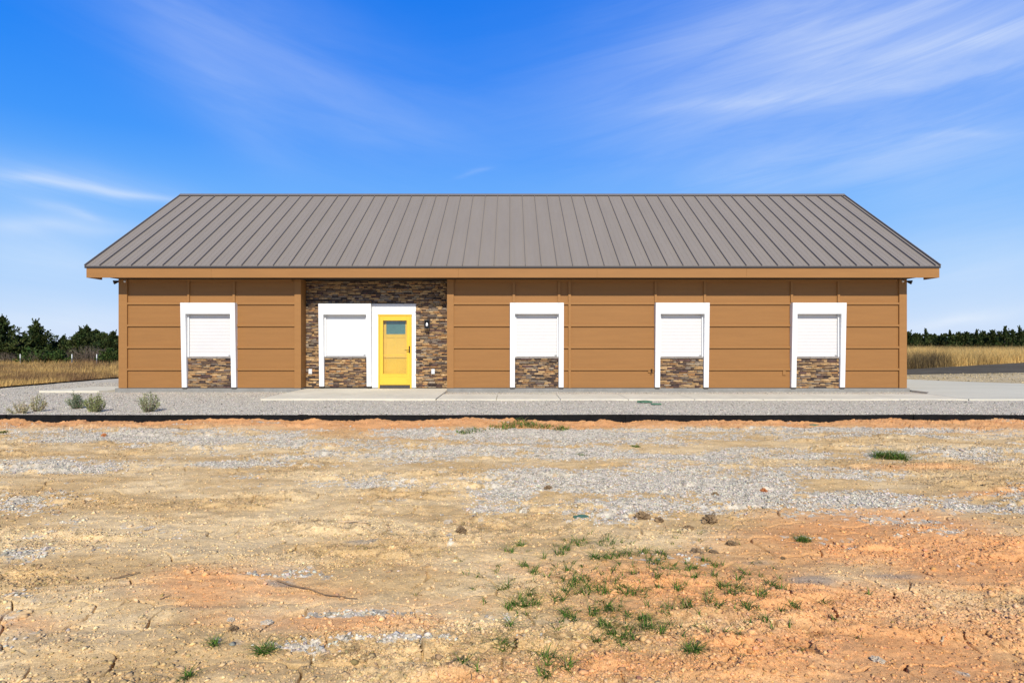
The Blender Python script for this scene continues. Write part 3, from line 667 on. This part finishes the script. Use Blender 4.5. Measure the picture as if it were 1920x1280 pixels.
pebbles('dirt_clods', x, y, h, sz, np.clip(c*tint+rng.normal(0, .012, (len(x), 3)), .02, .85), M['pebble'], 'small tan crumbs and clods of dried earth scattered over the yard')
# gravel bed in front of and beside the house
n = 110000; x = rng.uniform(-15.4, 20, n); y = YD+.06+(rng.random(n)**1.4)*(20.5-YD)
ok = (np.abs(x) < y*.95) & ~((y > 13.9) & (y < 15.4) & (x > -1.8)) & ~((x > -5.9) & (x < -1.7) & (y > 13.9)) & ~((y > 15.3) & (x > 11.0)) & ~((y > D-.1) & (x > XL-.15) & (x < XR+.1)) & ~((y > 16.4) & (y < 18.1) & (x < -11) & (x > -13.1)) & ~((x > 10.6) & (y > 13.8))
x, y = x[ok], y[ok]; h = gravel_h(x, y); br = rng.choice([.12, .32, .48, .58, .68], len(x), p=[.09, .2, .28, .26, .17])[:, None]
pebbles('bed_gravel', x, y, h, rng.gamma(6, .0012, len(x))+.003, br*np.array([1.05, .94, .78])*rng.uniform(.93, 1.07, (len(x), 3)), M['pebble'], 'gray gravel covering the bed between the edging and the house')

n = 9000; x = rng.uniform(11.5, 30, n); y = rng.uniform(19, 27, n); ok = (y > 22.3-(x-13.4)*.95) & (y > 17.6) & (y < 24.6+(x-16)*.25) & (np.abs(x) < y*.93) & (rng.random(n) < fbm(x*.6, y*1.5, 3, 401)**1.5*1.6); x, y = x[ok], y[ok]
pebbles('rear_stones', x, y, np.full(len(x), .045), rng.gamma(2, .006, len(x))+.005, np.array([.52, .41, .23])*rng.choice([.4, .75, 1, 1.2], len(x))[:, None], M['pebble'], 'crumbs of earth and stones on the bare ground right of the house')
# individual rocks and clods
def rock(name, px, py, size, m, label, seed, flat=.6, z=None, group=None):
    import bmesh
    X, Y = ground_px(px, py, -.12 if z is None else z); zz = dirt_h(X, Y) if z is None else z
    bm = bmesh.new(); bmesh.ops.create_icosphere(bm, subdivisions=4, radius=1)
    for v in bm.verts:
        p = v.co.copy(); a = float(fbm(np.array([p.x*1.1+seed*3.7+p.z]), np.array([p.y*1.1+p.z*1.3]), 2, seed)[0]); b = float(fbm(np.array([p.x*4+seed+p.z*2]), np.array([p.y*4+p.z*3]), 3, seed+3)[0])
        c3 = abs(float(fbm(np.array([p.x*3.1+seed*1.7-p.z*2.2]), np.array([p.y*3.1-p.z*2.6+seed]), 2, seed+8)[0])-.5)*2
        v.co = p*(.62+.5*a+.55*(b-.5)*1.6-.75*c3+.2)
    for v in bm.verts: v.co = Vector((v.co.x*size*1.2, v.co.y*size*.9, v.co.z*size*flat*1.2))
    me = bpy.data.meshes.new(name); bm.to_mesh(me); bm.free(); me.materials.append(m); me.polygons.foreach_set('use_smooth', [False]*len(me.polygons))
    o = bpy.data.objects.new(name, me); COL.objects.link(o); o.location = (X, Y, zz+size*flat*.35); o.rotation_euler.z = seed
    return tag(o, label, 'rock' if 'rock' in name else 'dirt clod', group)
CL = [(865, 994, .055, 'clod', 'clod', 'dark brown dirt clod lying on tan soil left of the grass patch'),
      (1206, 972, .065, 'clod', 'clod', 'dark clod at the lower edge of the gravel, left of a larger crumbly one'),
      (1331, 976, .075, 'clod', 'clod', 'largest crumbly dark clod at the lower edge of the gravel'),
      (1236, 976, .045, 'clod', 'clod', 'medium brown clod between the two dark clods at the gravel edge'),
      (1290, 990, .04, 'clod', 'clod', 'small brown clod just below and left of the largest crumbly clod'),
      (1305, 1031, .055, 'clod', 'clod', 'flat crumbly clod above the green grass clumps on bare tan soil'),
      (1338, 1033, .04, 'clod', 'clod', 'small crumbly clod directly right of the flat crumbly clod'),
      (1371, 1024, .04, 'clod', 'clod', 'gray brown clod right of the grass patch, near the orange soil'),
      (1027, 915, .045, 'clod', 'clod', 'dark clod on the tan strip between gravel patches in the yard middle'),
      (1432, 919, .04, 'oclod', 'clod', 'small reddish clod alone on the wide gray gravel patch'),
      (1341, 926, .035, 'clod', 'clod', 'small brown clod on gravel left of the reddish clod'),
      (840, 976, .04, 'rock', 'rock', 'pale tan stone behind the dark brown dirt clod'),
      (843, 1000, .035, 'rock', 'rock', 'flat pale stone beside the dark brown dirt clod'),
      (195, 818, .05, 'oclod', 'clod', 'small bright orange clod on the gravel near the left edging'),
      (433, 1163, .022, 'rock', 'rock', 'pale stone on the orange soil at lower left'),
      (437, 1180, .028, 'clod', 'clod', 'brown stone just below the pale stone on orange soil'),
      (1646, 1234, .03, 'rock', 'rock', 'pale angular stone on orange tan soil at lower right'),
      (500, 1163, .035, 'rock', 'rock', 'flat pale stone right of the small stones on orange soil'),
      (279, 989, .045, 'rock', 'rock', 'flat broad pale stone on tan soil at left of the yard'),
      (1468, 1048+0, .02, 'clod', 'clod', 'tiny dark clod on the bare soil between the clods and the cracked orange clay')]
for i, (px, py, s, mk, kd, lb) in enumerate(CL): rock('dirt_clod' if kd == 'clod' else 'rock', px, py, s*.82, M[mk], lb, i+2, .3 if 'flat' in lb else .62)

# green plastic scraps
def scrap(px, py, wx, wy, z, label, seed):
    X, Y = ground_px(px, py, z); r = random.Random(seed); n = 18; pts = []
    for k in range(n):
        a = 2*math.pi*k/n; rr = 1+r.uniform(-.18, .18); pts.append((X+math.cos(a)*wx*rr, Y+math.sin(a)*wy*rr))
    zz = z if z > -.05 else dirt_h(X, Y)+.008
    q = MB(); q.prism(pts, 'z', zz-.01, zz+.014); tag(q.build('plastic_lid', M['lid'], None, loc=(X, Y, zz)), label, 'lid')
scrap(1208, 752.5, .16, .15, .055, 'round green valve lid set in the gravel in front of the walkway', 3)
scrap(1230, 757.0, .11, .055, .05, 'small green scrap beside the round valve lid in the gravel', 4)
scrap(1090, 972, .062, .055, -.12, 'teal green scrap lying at the gravel edge above the grass patch', 5)
scrap(1527, 795.5, .08, .045, -.1, 'small green scrap on the orange dirt near the edging', 6)

# twigs
def twig(pts, rad, m, label):
    P = []
    for (px, py, lift) in pts:
        X, Y = ground_px(px, py, -.12); P.append((X, Y, dirt_h(X, Y)+lift))
    Q = []
    for a, b in zip(P[:-1], P[1:]):
        for t in (0, .25, .5, .75): Q.append(tuple(a[i]+(b[i]-a[i])*t+random.uniform(-.004, .004) for i in range(3)))
    Q.append(P[-1]); rs = [rad*(1-.6*i/len(Q)) for i in range(len(Q))]
    q = MB(); q.tube(Q, rs, 6); tag(q.build('twig', M[m], None, loc=P[0]), label, 'twig')
twig([(520, 1092, .012), (560, 1103, .016), (610, 1116, .012), (670, 1123, .012)], .0055, 'twig', 'long curved dark twig on tan soil at lower left of the yard')
twig([(205, 1092, .01), (235, 1088, .012), (263, 1081, .01)], .006, 'twig', 'short thin twig on bare soil at the left')
twig([(634, 980, .012), (665, 980, .018), (690, 981, .012)], .008, 'palewood', 'straight pale stick lying on tan soil in the yard middle')
twig([(838, 1262, .008), (870, 1235, .02), (880, 1255, .012), (884, 1278, .008)], .005, 'twig', 'bent dry twig at the bottom edge below the grass patch')
twig([(300, 1128, .008), (320, 1122, .012)], .004, 'twig', 'very short twig near the left orange soil patch')
twig([(1765, 1196, .01), (1772, 1193, .012)], .006, 'palewood', 'tiny pale splinter on the soil at lower right')

# ------------------------------------------------------------------ grasses
def blades(X, Y, Z, ht, wd, lean, az_, cols, seg=2):
    """curved tapering blades -> V,F,col"""
    n = len(X); dx, dy = np.cos(az_), np.sin(az_); px_, py_ = -dy, dx
    # widen across a random direction
    rows_ = []
    for k in range(seg+1):
        t = k/seg; off = lean*ht*t*t; zz = Z+ht*t*(1-.25*lean*t); wv = wd*(1-t)*.5+ (.0006 if k == seg else 0)
        cx = X+dx*off; cy = Y+dy*off
        rows_.append(np.stack([cx-px_*wv, cy-py_*wv, zz], -1)); rows_.append(np.stack([cx+px_*wv, cy+py_*wv, zz], -1))
    V = np.stack(rows_, 1); b = np.arange(n)[:, None]*(2*(seg+1)); F = np.concatenate([b+np.array([[2*k, 2*k+1, 2*k+3, 2*k+2]]) for k in range(seg)], 0)
    return V.reshape(-1, 3), F, np.concatenate([cols]*seg, 0)
def grass_obj(name, parts, m, **k):
    Vs, Fs, Cs = [], [], []; b = 0
    for V, F, c in parts: Vs.append(V); Fs.append(F+b); Cs.append(c); b += len(V)
    loc = k.pop('loc', None)
    return tag(link(name, arr_mesh(name, np.concatenate(Vs), np.concatenate(Fs), col=np.concatenate(Cs)), m, loc=loc), **k)
GREEN = np.array([(.075, .17, .02), (.12, .22, .03), (.045, .105, .014), (.20, .25, .05)])
def tuft(px, py, rpx, nb, zl=None, hh=.05, dry=.12):
    X, Y = ground_px(px, py, -.12); r = rpx*Y/FPX
    a = rng.uniform(0, 6.28, nb); q = np.sqrt(rng.random(nb))*r; x = X+np.cos(a)*q; y = Y+np.sin(a)*q*1.0; z = dirt_fields(x, y)[0]-.003
    c = GREEN[rng.integers(0, len(GREEN), nb)]*rng.uniform(.8, 1.3, (nb, 1)); dr_ = rng.random(nb) < dry; c[dr_] = np.array([.45, .33, .15])
    aa = rng.uniform(0, 6.28, nb); h = hh*rng.uniform(.5, 1.35, nb)
    return blades(x, y, z, h, rng.uniform(.0045, .0085, nb)*max(1, Y/5), rng.uniform(.6, 2.1, nb), aa, c, 3)
TF = [(1085, 1018, 22), (1135, 1018, 22), (1060, 1032, 15), (1052, 1043, 12), (1130, 1052, 20), (1150, 1046, 20), (1175, 1040, 20), (1210, 1036, 14), (1238, 1040, 14), (1225, 1058, 16), (1115, 1048, 10),
      (985, 1065, 10), (1003, 1076, 10), (978, 1022, 10), (955, 1037, 10), (1090, 1092, 22), (1075, 1100, 14), (1105, 1105, 12), (945, 1104, 14), (975, 1130, 22), (955, 1135, 14), (1000, 1130, 16), (990, 1115, 8), (1048, 1125, 13),
      (1095, 1115, 14), (1130, 1112, 16), (1165, 1108, 12), (1182, 1115, 14), (1060, 1110, 8), (1115, 1148, 14), (1150, 1145, 12), (1140, 1140, 8), (1070, 1155, 14), (1210, 1162, 14), (1205, 1165, 9), (1255, 1075, 16), (1285, 1080, 10), (1300, 1068, 12),
      (1300, 1097, 8), (1260, 1145, 9), (1290, 1142, 10), (955, 1168, 12), (1137, 1180, 18), (1148, 1192, 10), (1215, 1180, 12), (1240, 1188, 12), (1172, 1197, 10), (1120, 1203, 9), (1190, 1198, 8), (945, 1215, 14), (1028, 1232, 14),
      (1065, 1258, 12), (1030, 1253, 8), (1020, 1275, 14), (925, 1205, 6), (1340, 1085, 8), (1355, 1105, 12), (1372, 1118, 16), (1385, 1108, 8), (1430, 1128, 14), (1402, 1142, 12), (1445, 1102, 12), (1465, 1112, 12), (1490, 1140, 10), (1330, 1130, 6),
      (1435, 1166, 8), (1465, 1150, 6), (1320, 1052, 6), (870, 1250, 10), (1545, 1135, 8), (1345, 1150, 7), (1385, 1092, 6), (1270, 1110, 7), (1233, 1095, 7), (1340, 1060, 7), (1400, 1080, 8), (1025, 1085, 6), (1150, 1075, 8), (1190, 1080, 7), (1065, 1070, 7), (1020, 1050, 6)]
parts = [tuft(px, py, r*.85, int(r*2.6), hh=.055) for px, py, r in TF]
xs = rng.normal(1180, 150, 210); ysx = rng.normal(1110, 55, 210)
parts += [tuft(a, min(max(b, 1000), 1275), 5, 8, hh=.04, dry=.3) for a, b in zip(xs, ysx)]
grass_obj('grass', parts, M['blade'], label='sparse green crabgrass clumps spreading over the bare soil at lower centre', cat='grass', kind='stuff')
ISO = [(1670, 857, 40, 420, .11, 'green grass tuft on the gravel stripe at the right of the yard'), (1505, 1014, 18, 110, .05, 'olive grass tuft alone on orange soil right of the clods'),
       (1299, 1224, 20, 80, .05, 'green tuft near the bottom edge below the main grass patch'), (497, 1222, 20, 90, .05, 'green tuft at the lower left, between pale gravel bits'),
       (401, 1212, 10, 40, .045, 'small upright green tuft left of the lower left tuft'), (352, 1268, 10, 36, .04, 'small green tuft at the bottom edge on the left'),
       (1192, 834, 12, 60, .045, 'small green tuft on gravel in front of the right windows'), (1092, 852, 18, 50, .03, 'thin dark green tuft on gravel left of the small green one'),
       (6, 810, 8, 60, .05, 'little green tuft on orange dirt at the left edge')]
for px, py, r, nb, hh, lb in ISO:
    X, Y = ground_px(px, py, -.12)
    pp = [tuft(px, py, r*.6, nb, hh=hh), tuft(px, py, r*.85, nb//2, hh=hh*.8)]
    grass_obj('grass_tuft', pp, M['blade'], loc=(X, Y, dirt_h(X, Y)), label=lb, cat='grass tuft', group='grass tufts standing apart in the dirt yard')
pp = [tuft(px, py, r, nb, hh=.085, dry=.25) for px, py, r, nb in ((940, 803, 28, 120), (975, 797, 34, 260), (1010, 799, 28, 220), (1050, 804, 16, 100), (890, 808, 22, 60), (870, 812, 14, 50))]
X, Y = ground_px(975, 800, -.12); grass_obj('grass_strip', pp, M['blade'], label='low strip of green grass on orange dirt just in front of the edging', cat='grass', kind='stuff')
# straw bits
n = 900; cx = np.concatenate([rng.normal(960, 60, n//3), rng.normal(1020, 160, n//3), rng.uniform(300, 1800, n-2*(n//3))]); cy = np.concatenate([rng.normal(1205, 28, n//3), rng.normal(1180, 50, n//3), rng.uniform(860, 1275, n-2*(n//3))])
cy = np.clip(cy, 850, 1278); Xs = (cx-CX)*(EYE+.12)/(cy-HY); Ys = (EYE+.12)*FPX/(cy-HY); Zs = dirt_fields(Xs, Ys)[0]+.002
grass_obj('straw', [blades(Xs, Ys, Zs, rng.uniform(.006, .014, n), rng.uniform(.0025, .004, n), rng.uniform(3, 9, n), rng.uniform(0, 6.28, n), np.array([.58, .44, .24])*rng.uniform(.6, 1.15, (n, 1)), 2)], M['blade'],
          label='bits of dry straw littering the soil around the grass', cat='straw', kind='stuff')

# dry fields
def field(name, n, fx, fy, hfun, wfun, cfun, label, zb=-.08, chunk=None):
    x, y = fx, fy; m_ = len(x); h = hfun(x, y)*rng.uniform(.55, 1.15, m_); c = cfun(x, y, m_); st = rng.random(m_) < .02; h[st] *= 1.35; c[st] *= .6
    return grass_obj(name, [blades(x, y, np.full(m_, zb), h, wfun(x, y), rng.uniform(.1, .75, m_), rng.normal(.3, 1.6, m_), c, 2)], M['blade'], label=label, cat='dry grass', kind='stuff')
def strawcol(x, y, n, dark=.0):
    t = sstep(.43, .57, fbm(x*.25, y*.34, 3, 301)); p = sstep(.45, .6, fbm(x*1.5, y*.9, 3, 305))
    a = np.array([.76, .50, .17]); b = np.array([.27, .155, .072]); cc = np.array([.45, .33, .15])
    k = np.clip(t*.85+p*.4-.12-.25*sstep(29, 37, y)+rng.normal(0, .10, n), 0, 1)[:, None]
    return (b*(1-k)+a*k)*rng.uniform(.75, 1.2, (n, 1))
n = 135000; t = rng.random(n); y = 14*(44/14)**t; u = rng.uniform(-1.3, -.30, n); x = u*y; ok = (x < -15.66) & (y > 13.5); x, y = x[ok], y[ok]
field('dry_field_grass', len(x), x, y, lambda x, y: .20+.16*fbm(x*.5, y*.5, 3, 311)+.14*sstep(24, 38, y), lambda x, y: .006+.00045*y, lambda x, y, m: strawcol(x, y, m), 'tan and russet dry grass field left of the house')
n = 215000; y = 29*(80/29)**rng.random(n); u = rng.uniform(.42, 1.35, n); x = u*y
edge = 29.2+(x-18)*.72; edge2 = 29.5+(x-19.3)*.69; edge2 = edge2+(fbm(x*.8, x*0, 2, 341)-.5)*1.2
ok = y > edge2+.25; x, y = x[ok], y[ok]
def rcol(x, y, m_):
    t = fbm(x*.5, y*.3, 3, 321); far = sstep(44, 60, y)
    d = 29.5+(x-19.3)*.69; front = sstep(3.4, .6, y-d)*sstep(31, 22, x+(t-.5)*6)
    k = np.clip(.95-.85*front-.55*far+(t-.5)*.5+rng.normal(0, .13, m_), 0, 1)[:, None]
    return (np.array([.11, .078, .04])*(1-k)+np.array([.82, .55, .19])*k)*rng.uniform(.8, 1.2, (m_, 1))
field('tall_dry_grass', len(x), x, y, lambda x, y: .75+.5*fbm(x*.45, y*.3, 3, 331), lambda x, y: .008+.0004*y, rcol, 'tall golden dry grass bank beyond the road right of the house', zb=-.0)

# ------------------------------------------------------------------ trees
def leafcloud(C_, dirs, size, cols, asp=.45):
    n = len(C_); d = dirs/np.linalg.norm(dirs, axis=1, keepdims=True); r = rng.normal(size=(n, 3)); s = np.cross(d, r); s /= np.linalg.norm(s, axis=1, keepdims=True)
    a = C_-d*size[:, None]*.5; b = C_+d*size[:, None]*.5; m_ = C_+s*size[:, None]*asp; m2 = C_-s*size[:, None]*asp
    V = np.stack([a, m_, b, m2], 1).reshape(-1, 3); F = np.arange(n*4).reshape(-1, 4); return V, F, cols
def cedar(x, y, h, w, label, group, nl=90, npl=42, leaf=.16, col=(.030, .052, .016), z=-.1, low=.04, spire=1.0, name='cedar_tree'):
    root = empty(name, (x, y, z), label=label, cat='tree', group=group)
    tb = MB(); tb.tube([(x, y, z-.1), (x+.02, y, z+h*.4), (x, y, z+h*.93)], [.035*h/2+.03, .02*h/2+.02, .01], 7)
    Cs, Ds, Sz, Cc = [], [], [], []; lb = MB()
    for i in range(nl):
        t = low+(1-low)*(i+rng.random())/nl; t = min(t, .985)
        prof = (1-t)**spire*(.35+.65*min(1, (t-low)/.16+.35)); Lb = w*.5*prof*rng.choice([rng.uniform(.5, .9), rng.uniform(.85, 1.35)])+.04
        a = rng.uniform(0, 6.283); up = .35+.75*t+rng.normal(0, .12); d = np.array([math.cos(a), math.sin(a), up]); d /= np.linalg.norm(d)
        p0 = np.array([x, y, z+h*t*.95-.35*Lb*t]); m_ = max(8, int(npl*(.35+Lb/(w*.5)))); s = rng.random(m_)**.65
        pts = p0+d*(Lb*s)[:, None]; pts[:, 2] += .10*Lb*s*s; sp = .11*Lb*(1.1-s)+.022; pts += rng.normal(size=(m_, 3))*sp[:, None]*np.array([1, 1, .7])
        dd = d*1.0+rng.normal(size=(m_, 3))*.55+np.array([0, 0, .35]); Cs.append(pts); Ds.append(dd); Sz.append(leaf*rng.uniform(.6, 1.35, m_))
        tone = rng.uniform(.7, 1.45); c = np.array(col)*tone*rng.uniform(.75, 1.3, (m_, 1)); c[:, 0] *= rng.uniform(.8, 1.35); Cc.append(c)
        if i % 4 == 0 and Lb > .25 and t < .8: lb.tube([tuple(p0), tuple(p0+d*Lb*.8)], [.018, .006], 4)
    m_ = int(npl*.8); s = rng.random(m_); pts = np.array([x, y, z+h*.86])+np.stack([rng.normal(0, .035*h/3, m_)*(1-s), rng.normal(0, .035*h/3, m_)*(1-s), s*h*.14], -1)
    Cs.append(pts); Ds.append(rng.normal(size=(m_, 3))*.4+np.array([0, 0, 1])); Sz.append(leaf*rng.uniform(.5, 1.0, m_)); Cc.append(np.array(col)*rng.uniform(.8, 1.3, (m_, 1)))
    for k in range(9):
        a = rng.uniform(0, 6.28); tt = rng.uniform(.45, .93); rr_ = w*.5*(1-tt)**spire*rng.uniform(.3, 1.0); ln = h*rng.uniform(.07, .15); m_ = 18; s = rng.random(m_)
        base_ = np.array([x+math.cos(a)*rr_, y+math.sin(a)*rr_, z+h*min(tt+.02, .9)]); pts = base_+np.outer(s*ln, np.array([math.cos(a)*.35, math.sin(a)*.35, 1]))+rng.normal(size=(m_, 3))*(.035*(1.1-s))[:, None]*h/3
        Cs.append(pts); Ds.append(rng.normal(size=(m_, 3))*.45+np.array([0, 0, .8])); Sz.append(leaf*rng.uniform(.45, .95, m_)); Cc.append(np.array(col)*rng.uniform(.8, 1.4, (m_, 1)))
    V, F, c = leafcloud(np.concatenate(Cs), np.concatenate(Ds), np.concatenate(Sz), np.concatenate(Cc))
    tb.build('trunk', M['bark'], root)
    if lb.v: lb.build('limbs', M['bark'], root)
    link('crown', arr_mesh('crown', V, F, col=c), M['leaf'], root)
    return root
def at(px, dist): return (px-CX)/FPX*dist
def top_h(py, dist, z=-.1): return EYE+(HY-py)*dist/FPX-z
LT = [(4, 40, 588, 3.2, 'tallest dark cedar at the left edge beyond the dry field', None, .035), (67, 42, 598, 2.9, 'tall pointed cedar standing second from the left edge', None, .035),
      (36, 45, 630, 2.6, 'rounded dark cedar in the gap between the two tallest left ones', None, .03), (119, 44, 628, 2.4, 'slim cedar left of the clustered cedars near the house', None, .03), (100, 47, 648, 3.0, 'low cedar between the pointed tall one and the clustered ones', None, .04),
      (152, 41, 613, 2.6, 'twin topped cedar in the middle of the cluster left of the house', None, .035), (163, 42.5, 608, 2.4, 'highest cedar of the cluster left of the house', None, .035),
      (180, 44, 616, 2.4, 'narrow spired cedar right of the highest one in the left cluster', None, .03), (195, 42, 622, 2.4, 'broad cedar between the spired one and the house corner', None, .035), (212, 41, 619, 2.4, 'cedar partly hidden by the left house corner', None, .03), (226, 44, 626, 2.6, 'cedar mostly hidden behind the left house corner', None, .03),
      (135, 46, 638, 2.6, 'dim low cedar behind the left cluster', None, .03), (-45, 42, 606, 2.8, 'cedar standing left of the tallest left one, outside the photo', None, .035), (-95, 44, 615, 2.8, 'farthest left cedar, outside the photo', None, .035)]
for px, d, py, w_, lb, g_, cc in LT:
    cedar(at(px, d), d, top_h(py, d), w_*1.45, lb, 'cedars beyond the field left of the house', nl=210, npl=48, leaf=.12, col=(cc*1.25, cc*1.85, cc*.45), spire=[.85, 1.0, 1.15][int(px) % 3])
for px, d, py, w_, lb in ((52, 37.5, 650, 1.5, 'small bright green young cedar in front of the left cedars'), (82, 37.8, 656, 1.5, 'low green young cedar beside the brownish bush'), (113, 37.5, 656, 1.7, 'low spreading young cedar at the foot of the cluster'), (205, 38, 652, 1.6, 'young gray green cedar close to the left house corner')):
    cedar(at(px, d), d, top_h(py, d), w_, lb, 'young cedars along the field edge', nl=70, npl=34, leaf=.11, col=(.055, .095, .022), spire=.7, name='young_cedar')
# bare brush along the field edge
def brush(x, y, h, w_, label):
    root = empty('bare_bush', (x, y, -.1), label=label, cat='bush', group='leafless bushes along the field edge'); q = MB()
    for i in range(46):
        a = rng.uniform(0, 6.28); r = w_*.5*rng.random(); hh = h*rng.uniform(.5, 1); p0 = Vector((x+math.cos(a)*r*.4, y+math.sin(a)*r*.4, -.1)); p1 = Vector((x+math.cos(a)*r*1.1, y+math.sin(a)*r, -.1+hh)); mid = (p0+p1)/2+Vector(rng.normal(0, .06, 3))
        q.tube([p0, mid, p1], [.012, .009, .004], 3)
        for k in range(3):
            b0 = mid+(p1-mid)*rng.random(); q.tube([b0, b0+Vector((rng.normal(0, .16), rng.normal(0, .16), rng.uniform(.08, .28)))], [.006, .003], 3)
    q.build('branches', M['stem'], root)
for px, d, hh, lb in ((70, 37.6, .9, 'low brown leafless bush between the young green cedars'), (128, 39, 1.0, 'leafless gray bush left of the two right fence posts'), (158, 39, 1.3, 'taller leafless gray bush in front of the cedar cluster'), (175, 39, 1.2, 'leafless bush just left of the rightmost fence post'), (195, 39.2, 1.1, 'leafless bush between the rightmost fence post and the house'), (12, 39, .8, 'low leafless gray bush below the tallest left cedar')):
    brush(at(px, d), d, hh, 1.5, lb)
# right hedge of cedars
RT = [(1704, 96, 622), (1716, 98, 626), (1736, 92, 616), (1752, 98, 627), (1765, 96, 628), (1781, 94, 618), (1797, 97, 624), (1812, 97, 623), (1831, 94, 617), (1846, 97, 622), (1861, 96, 620), (1873, 98, 622), (1884, 92, 612), (1898, 96, 619), (1912, 91, 611), (1932, 94, 614), (1955, 95, 616), (1690, 97, 624), (1675, 96, 620), (1980, 95, 612),
      (1724, 101, 627), (1744, 101, 628), (1772, 101, 627), (1788, 101, 627), (1805, 101, 626), (1822, 101, 626), (1839, 101, 625), (1854, 101, 625), (1891, 101, 622), (1920, 101, 620), (2005, 97, 616), (2032, 95, 618), (2060, 98, 614), (2090, 96, 619), (2120, 95, 615), (2155, 97, 618), (1655, 97, 622), (1630, 96, 620)]
RL = {1736: 'rounded bushy cedar, first taller one right of the house in the far tree line', 1781: 'pointed narrow cedar sticking out of the middle of the right tree line', 1831: 'cedar with a thin spire right of the middle of the right tree line', 1884: 'cedar with spreading open top branches in the right tree line', 1912: 'tall broad cedar at the right edge of the photo'}
for px, d, py in RT:
    tall = px in RL
    cedar(at(px, d), d, top_h(py-(2 if not tall else 0), d, -.06), 3.6 if not tall else 3.2, RL.get(px, 'dark cedar in the even far tree line beyond the tall dry grass'), 'cedars in the far tree line right of the house', nl=80, npl=26, leaf=.26, col=(.040, .058, .014), z=-.06, low=.0, spire=.75 if not tall else 1.2)
# fence posts on the left with wires
FP = [(38, 37), (135, 37), (181.5, 37)]
xs_ = []
for (px, d), lb in zip(FP, ('white tipped metal fence post in front of the bright young cedar', 'white tipped metal fence post in the middle of the left field edge', 'white tipped metal fence post nearest the left house corner')):
    X = at(px, d); xs_.append(X); root = empty('fence_post', (X, d, -.1), label=lb, cat='fence post', group='fence posts at the left field edge')
    q = MB(); q.prism([(X-.02, d-.012), (X+.02, d-.012), (X+.02, d-.004), (X+.006, d-.004), (X+.006, d+.03), (X-.006, d+.03), (X-.006, d-.004), (X-.02, d-.004)], 'z', -.25, .6); q.build('post_shaft', M['wire'], root)
    q = MB(); q.prism([(X-.024, d-.016), (X+.024, d-.016), (X+.024, d+.0), (X+.01, d+.034), (X-.01, d+.034), (X-.024, d+.0)], 'z', .42, .66); q.build('white_tip', M['white'], root)

# shrubs in the gravel
def shrub(px, py, hpx, wpx, label, cols, leaf, seed, lean=0., nst=26, dens=1.0):
    X, Y = ground_px(px, py, 0.0); sc = Y/FPX; h = hpx*sc; w_ = wpx*sc; z = float(gravel_h(X, Y))-.01
    root = empty('shrub', (X, Y, z), label=label, cat='shrub', group='shrubs planted in the gravel bed'); q = MB(); Cs, Ds, Sz, Cc = [], [], [], []
    for i in range(nst):
        a = rng.uniform(0, 6.28); r = math.sqrt(rng.random()); hh = h*(1.0-.45*r*r)*rng.uniform(.62, 1.08); p0 = Vector((X+math.cos(a)*r*w_*.10, Y+math.sin(a)*r*w_*.10, z))
        p1 = Vector((X+math.cos(a)*r*w_*.52+lean*hh, Y+math.sin(a)*r*w_*.4, z+hh)); mid = p0.lerp(p1, .55)+Vector((math.cos(a)*r*w_*.08, math.sin(a)*r*w_*.05, -.02))
        q.tube([p0, mid, p1], [.006, .0045, .002], 4)
        m_ = int(46*dens); t = .12+.88*rng.random(m_)**.8; A = np.array(p0); B = np.array(mid); E = np.array(p1)
        pts = ((1-t)**2)[:, None]*A+(2*t*(1-t))[:, None]*B+(t*t)[:, None]*E; pts += rng.normal(0, .016, (m_, 3))
        dd = (E-A)/np.linalg.norm(E-A)+rng.normal(size=(m_, 3))*.7; Cs.append(pts); Ds.append(dd); Sz.append(leaf*rng.uniform(.6, 1.25, m_)); Cc.append(np.array(cols[rng.integers(len(cols))])*rng.uniform(.7, 1.3, (m_, 1)))
    q.build('stems', M['stem'], root)
    V, F, c = leafcloud(np.concatenate(Cs), np.concatenate(Ds), np.concatenate(Sz), np.concatenate(Cc), .3); link('foliage', arr_mesh('foliage', V, F, col=c), M['leaf'], root)
pale = [(.50, .44, .22), (.56, .46, .28), (.38, .38, .19)]; grn = [(.18, .23, .11), (.24, .28, .14), (.13, .18, .10)]; olv = [(.28, .31, .11), (.36, .38, .16), (.21, .24, .09)]
shrub(38, 775, 26, 40, 'low sparse straw coloured shrub at the far left of the gravel', pale, .026, 1, -.25, 22, .8)
shrub(69, 772, 38, 30, 'upright pale shrub touching the straw coloured one', pale, .026, 2, .15, 20, .9)
shrub(147, 767, 32, 36, 'dark green shrub leaning left, third from the left', grn, .028, 3, -.3, 26, 1)
shrub(177, 773, 40, 36, 'dense olive green shrub right of the leaning dark one', olv, .028, 4, .05, 34, 1.1)
shrub(277, 772, 38, 44, 'gray green shrub standing alone in gravel below the left window', [(.30, .32, .16), (.22, .26, .13), (.38, .38, .21)], .028, 5, .02, 32, 1)
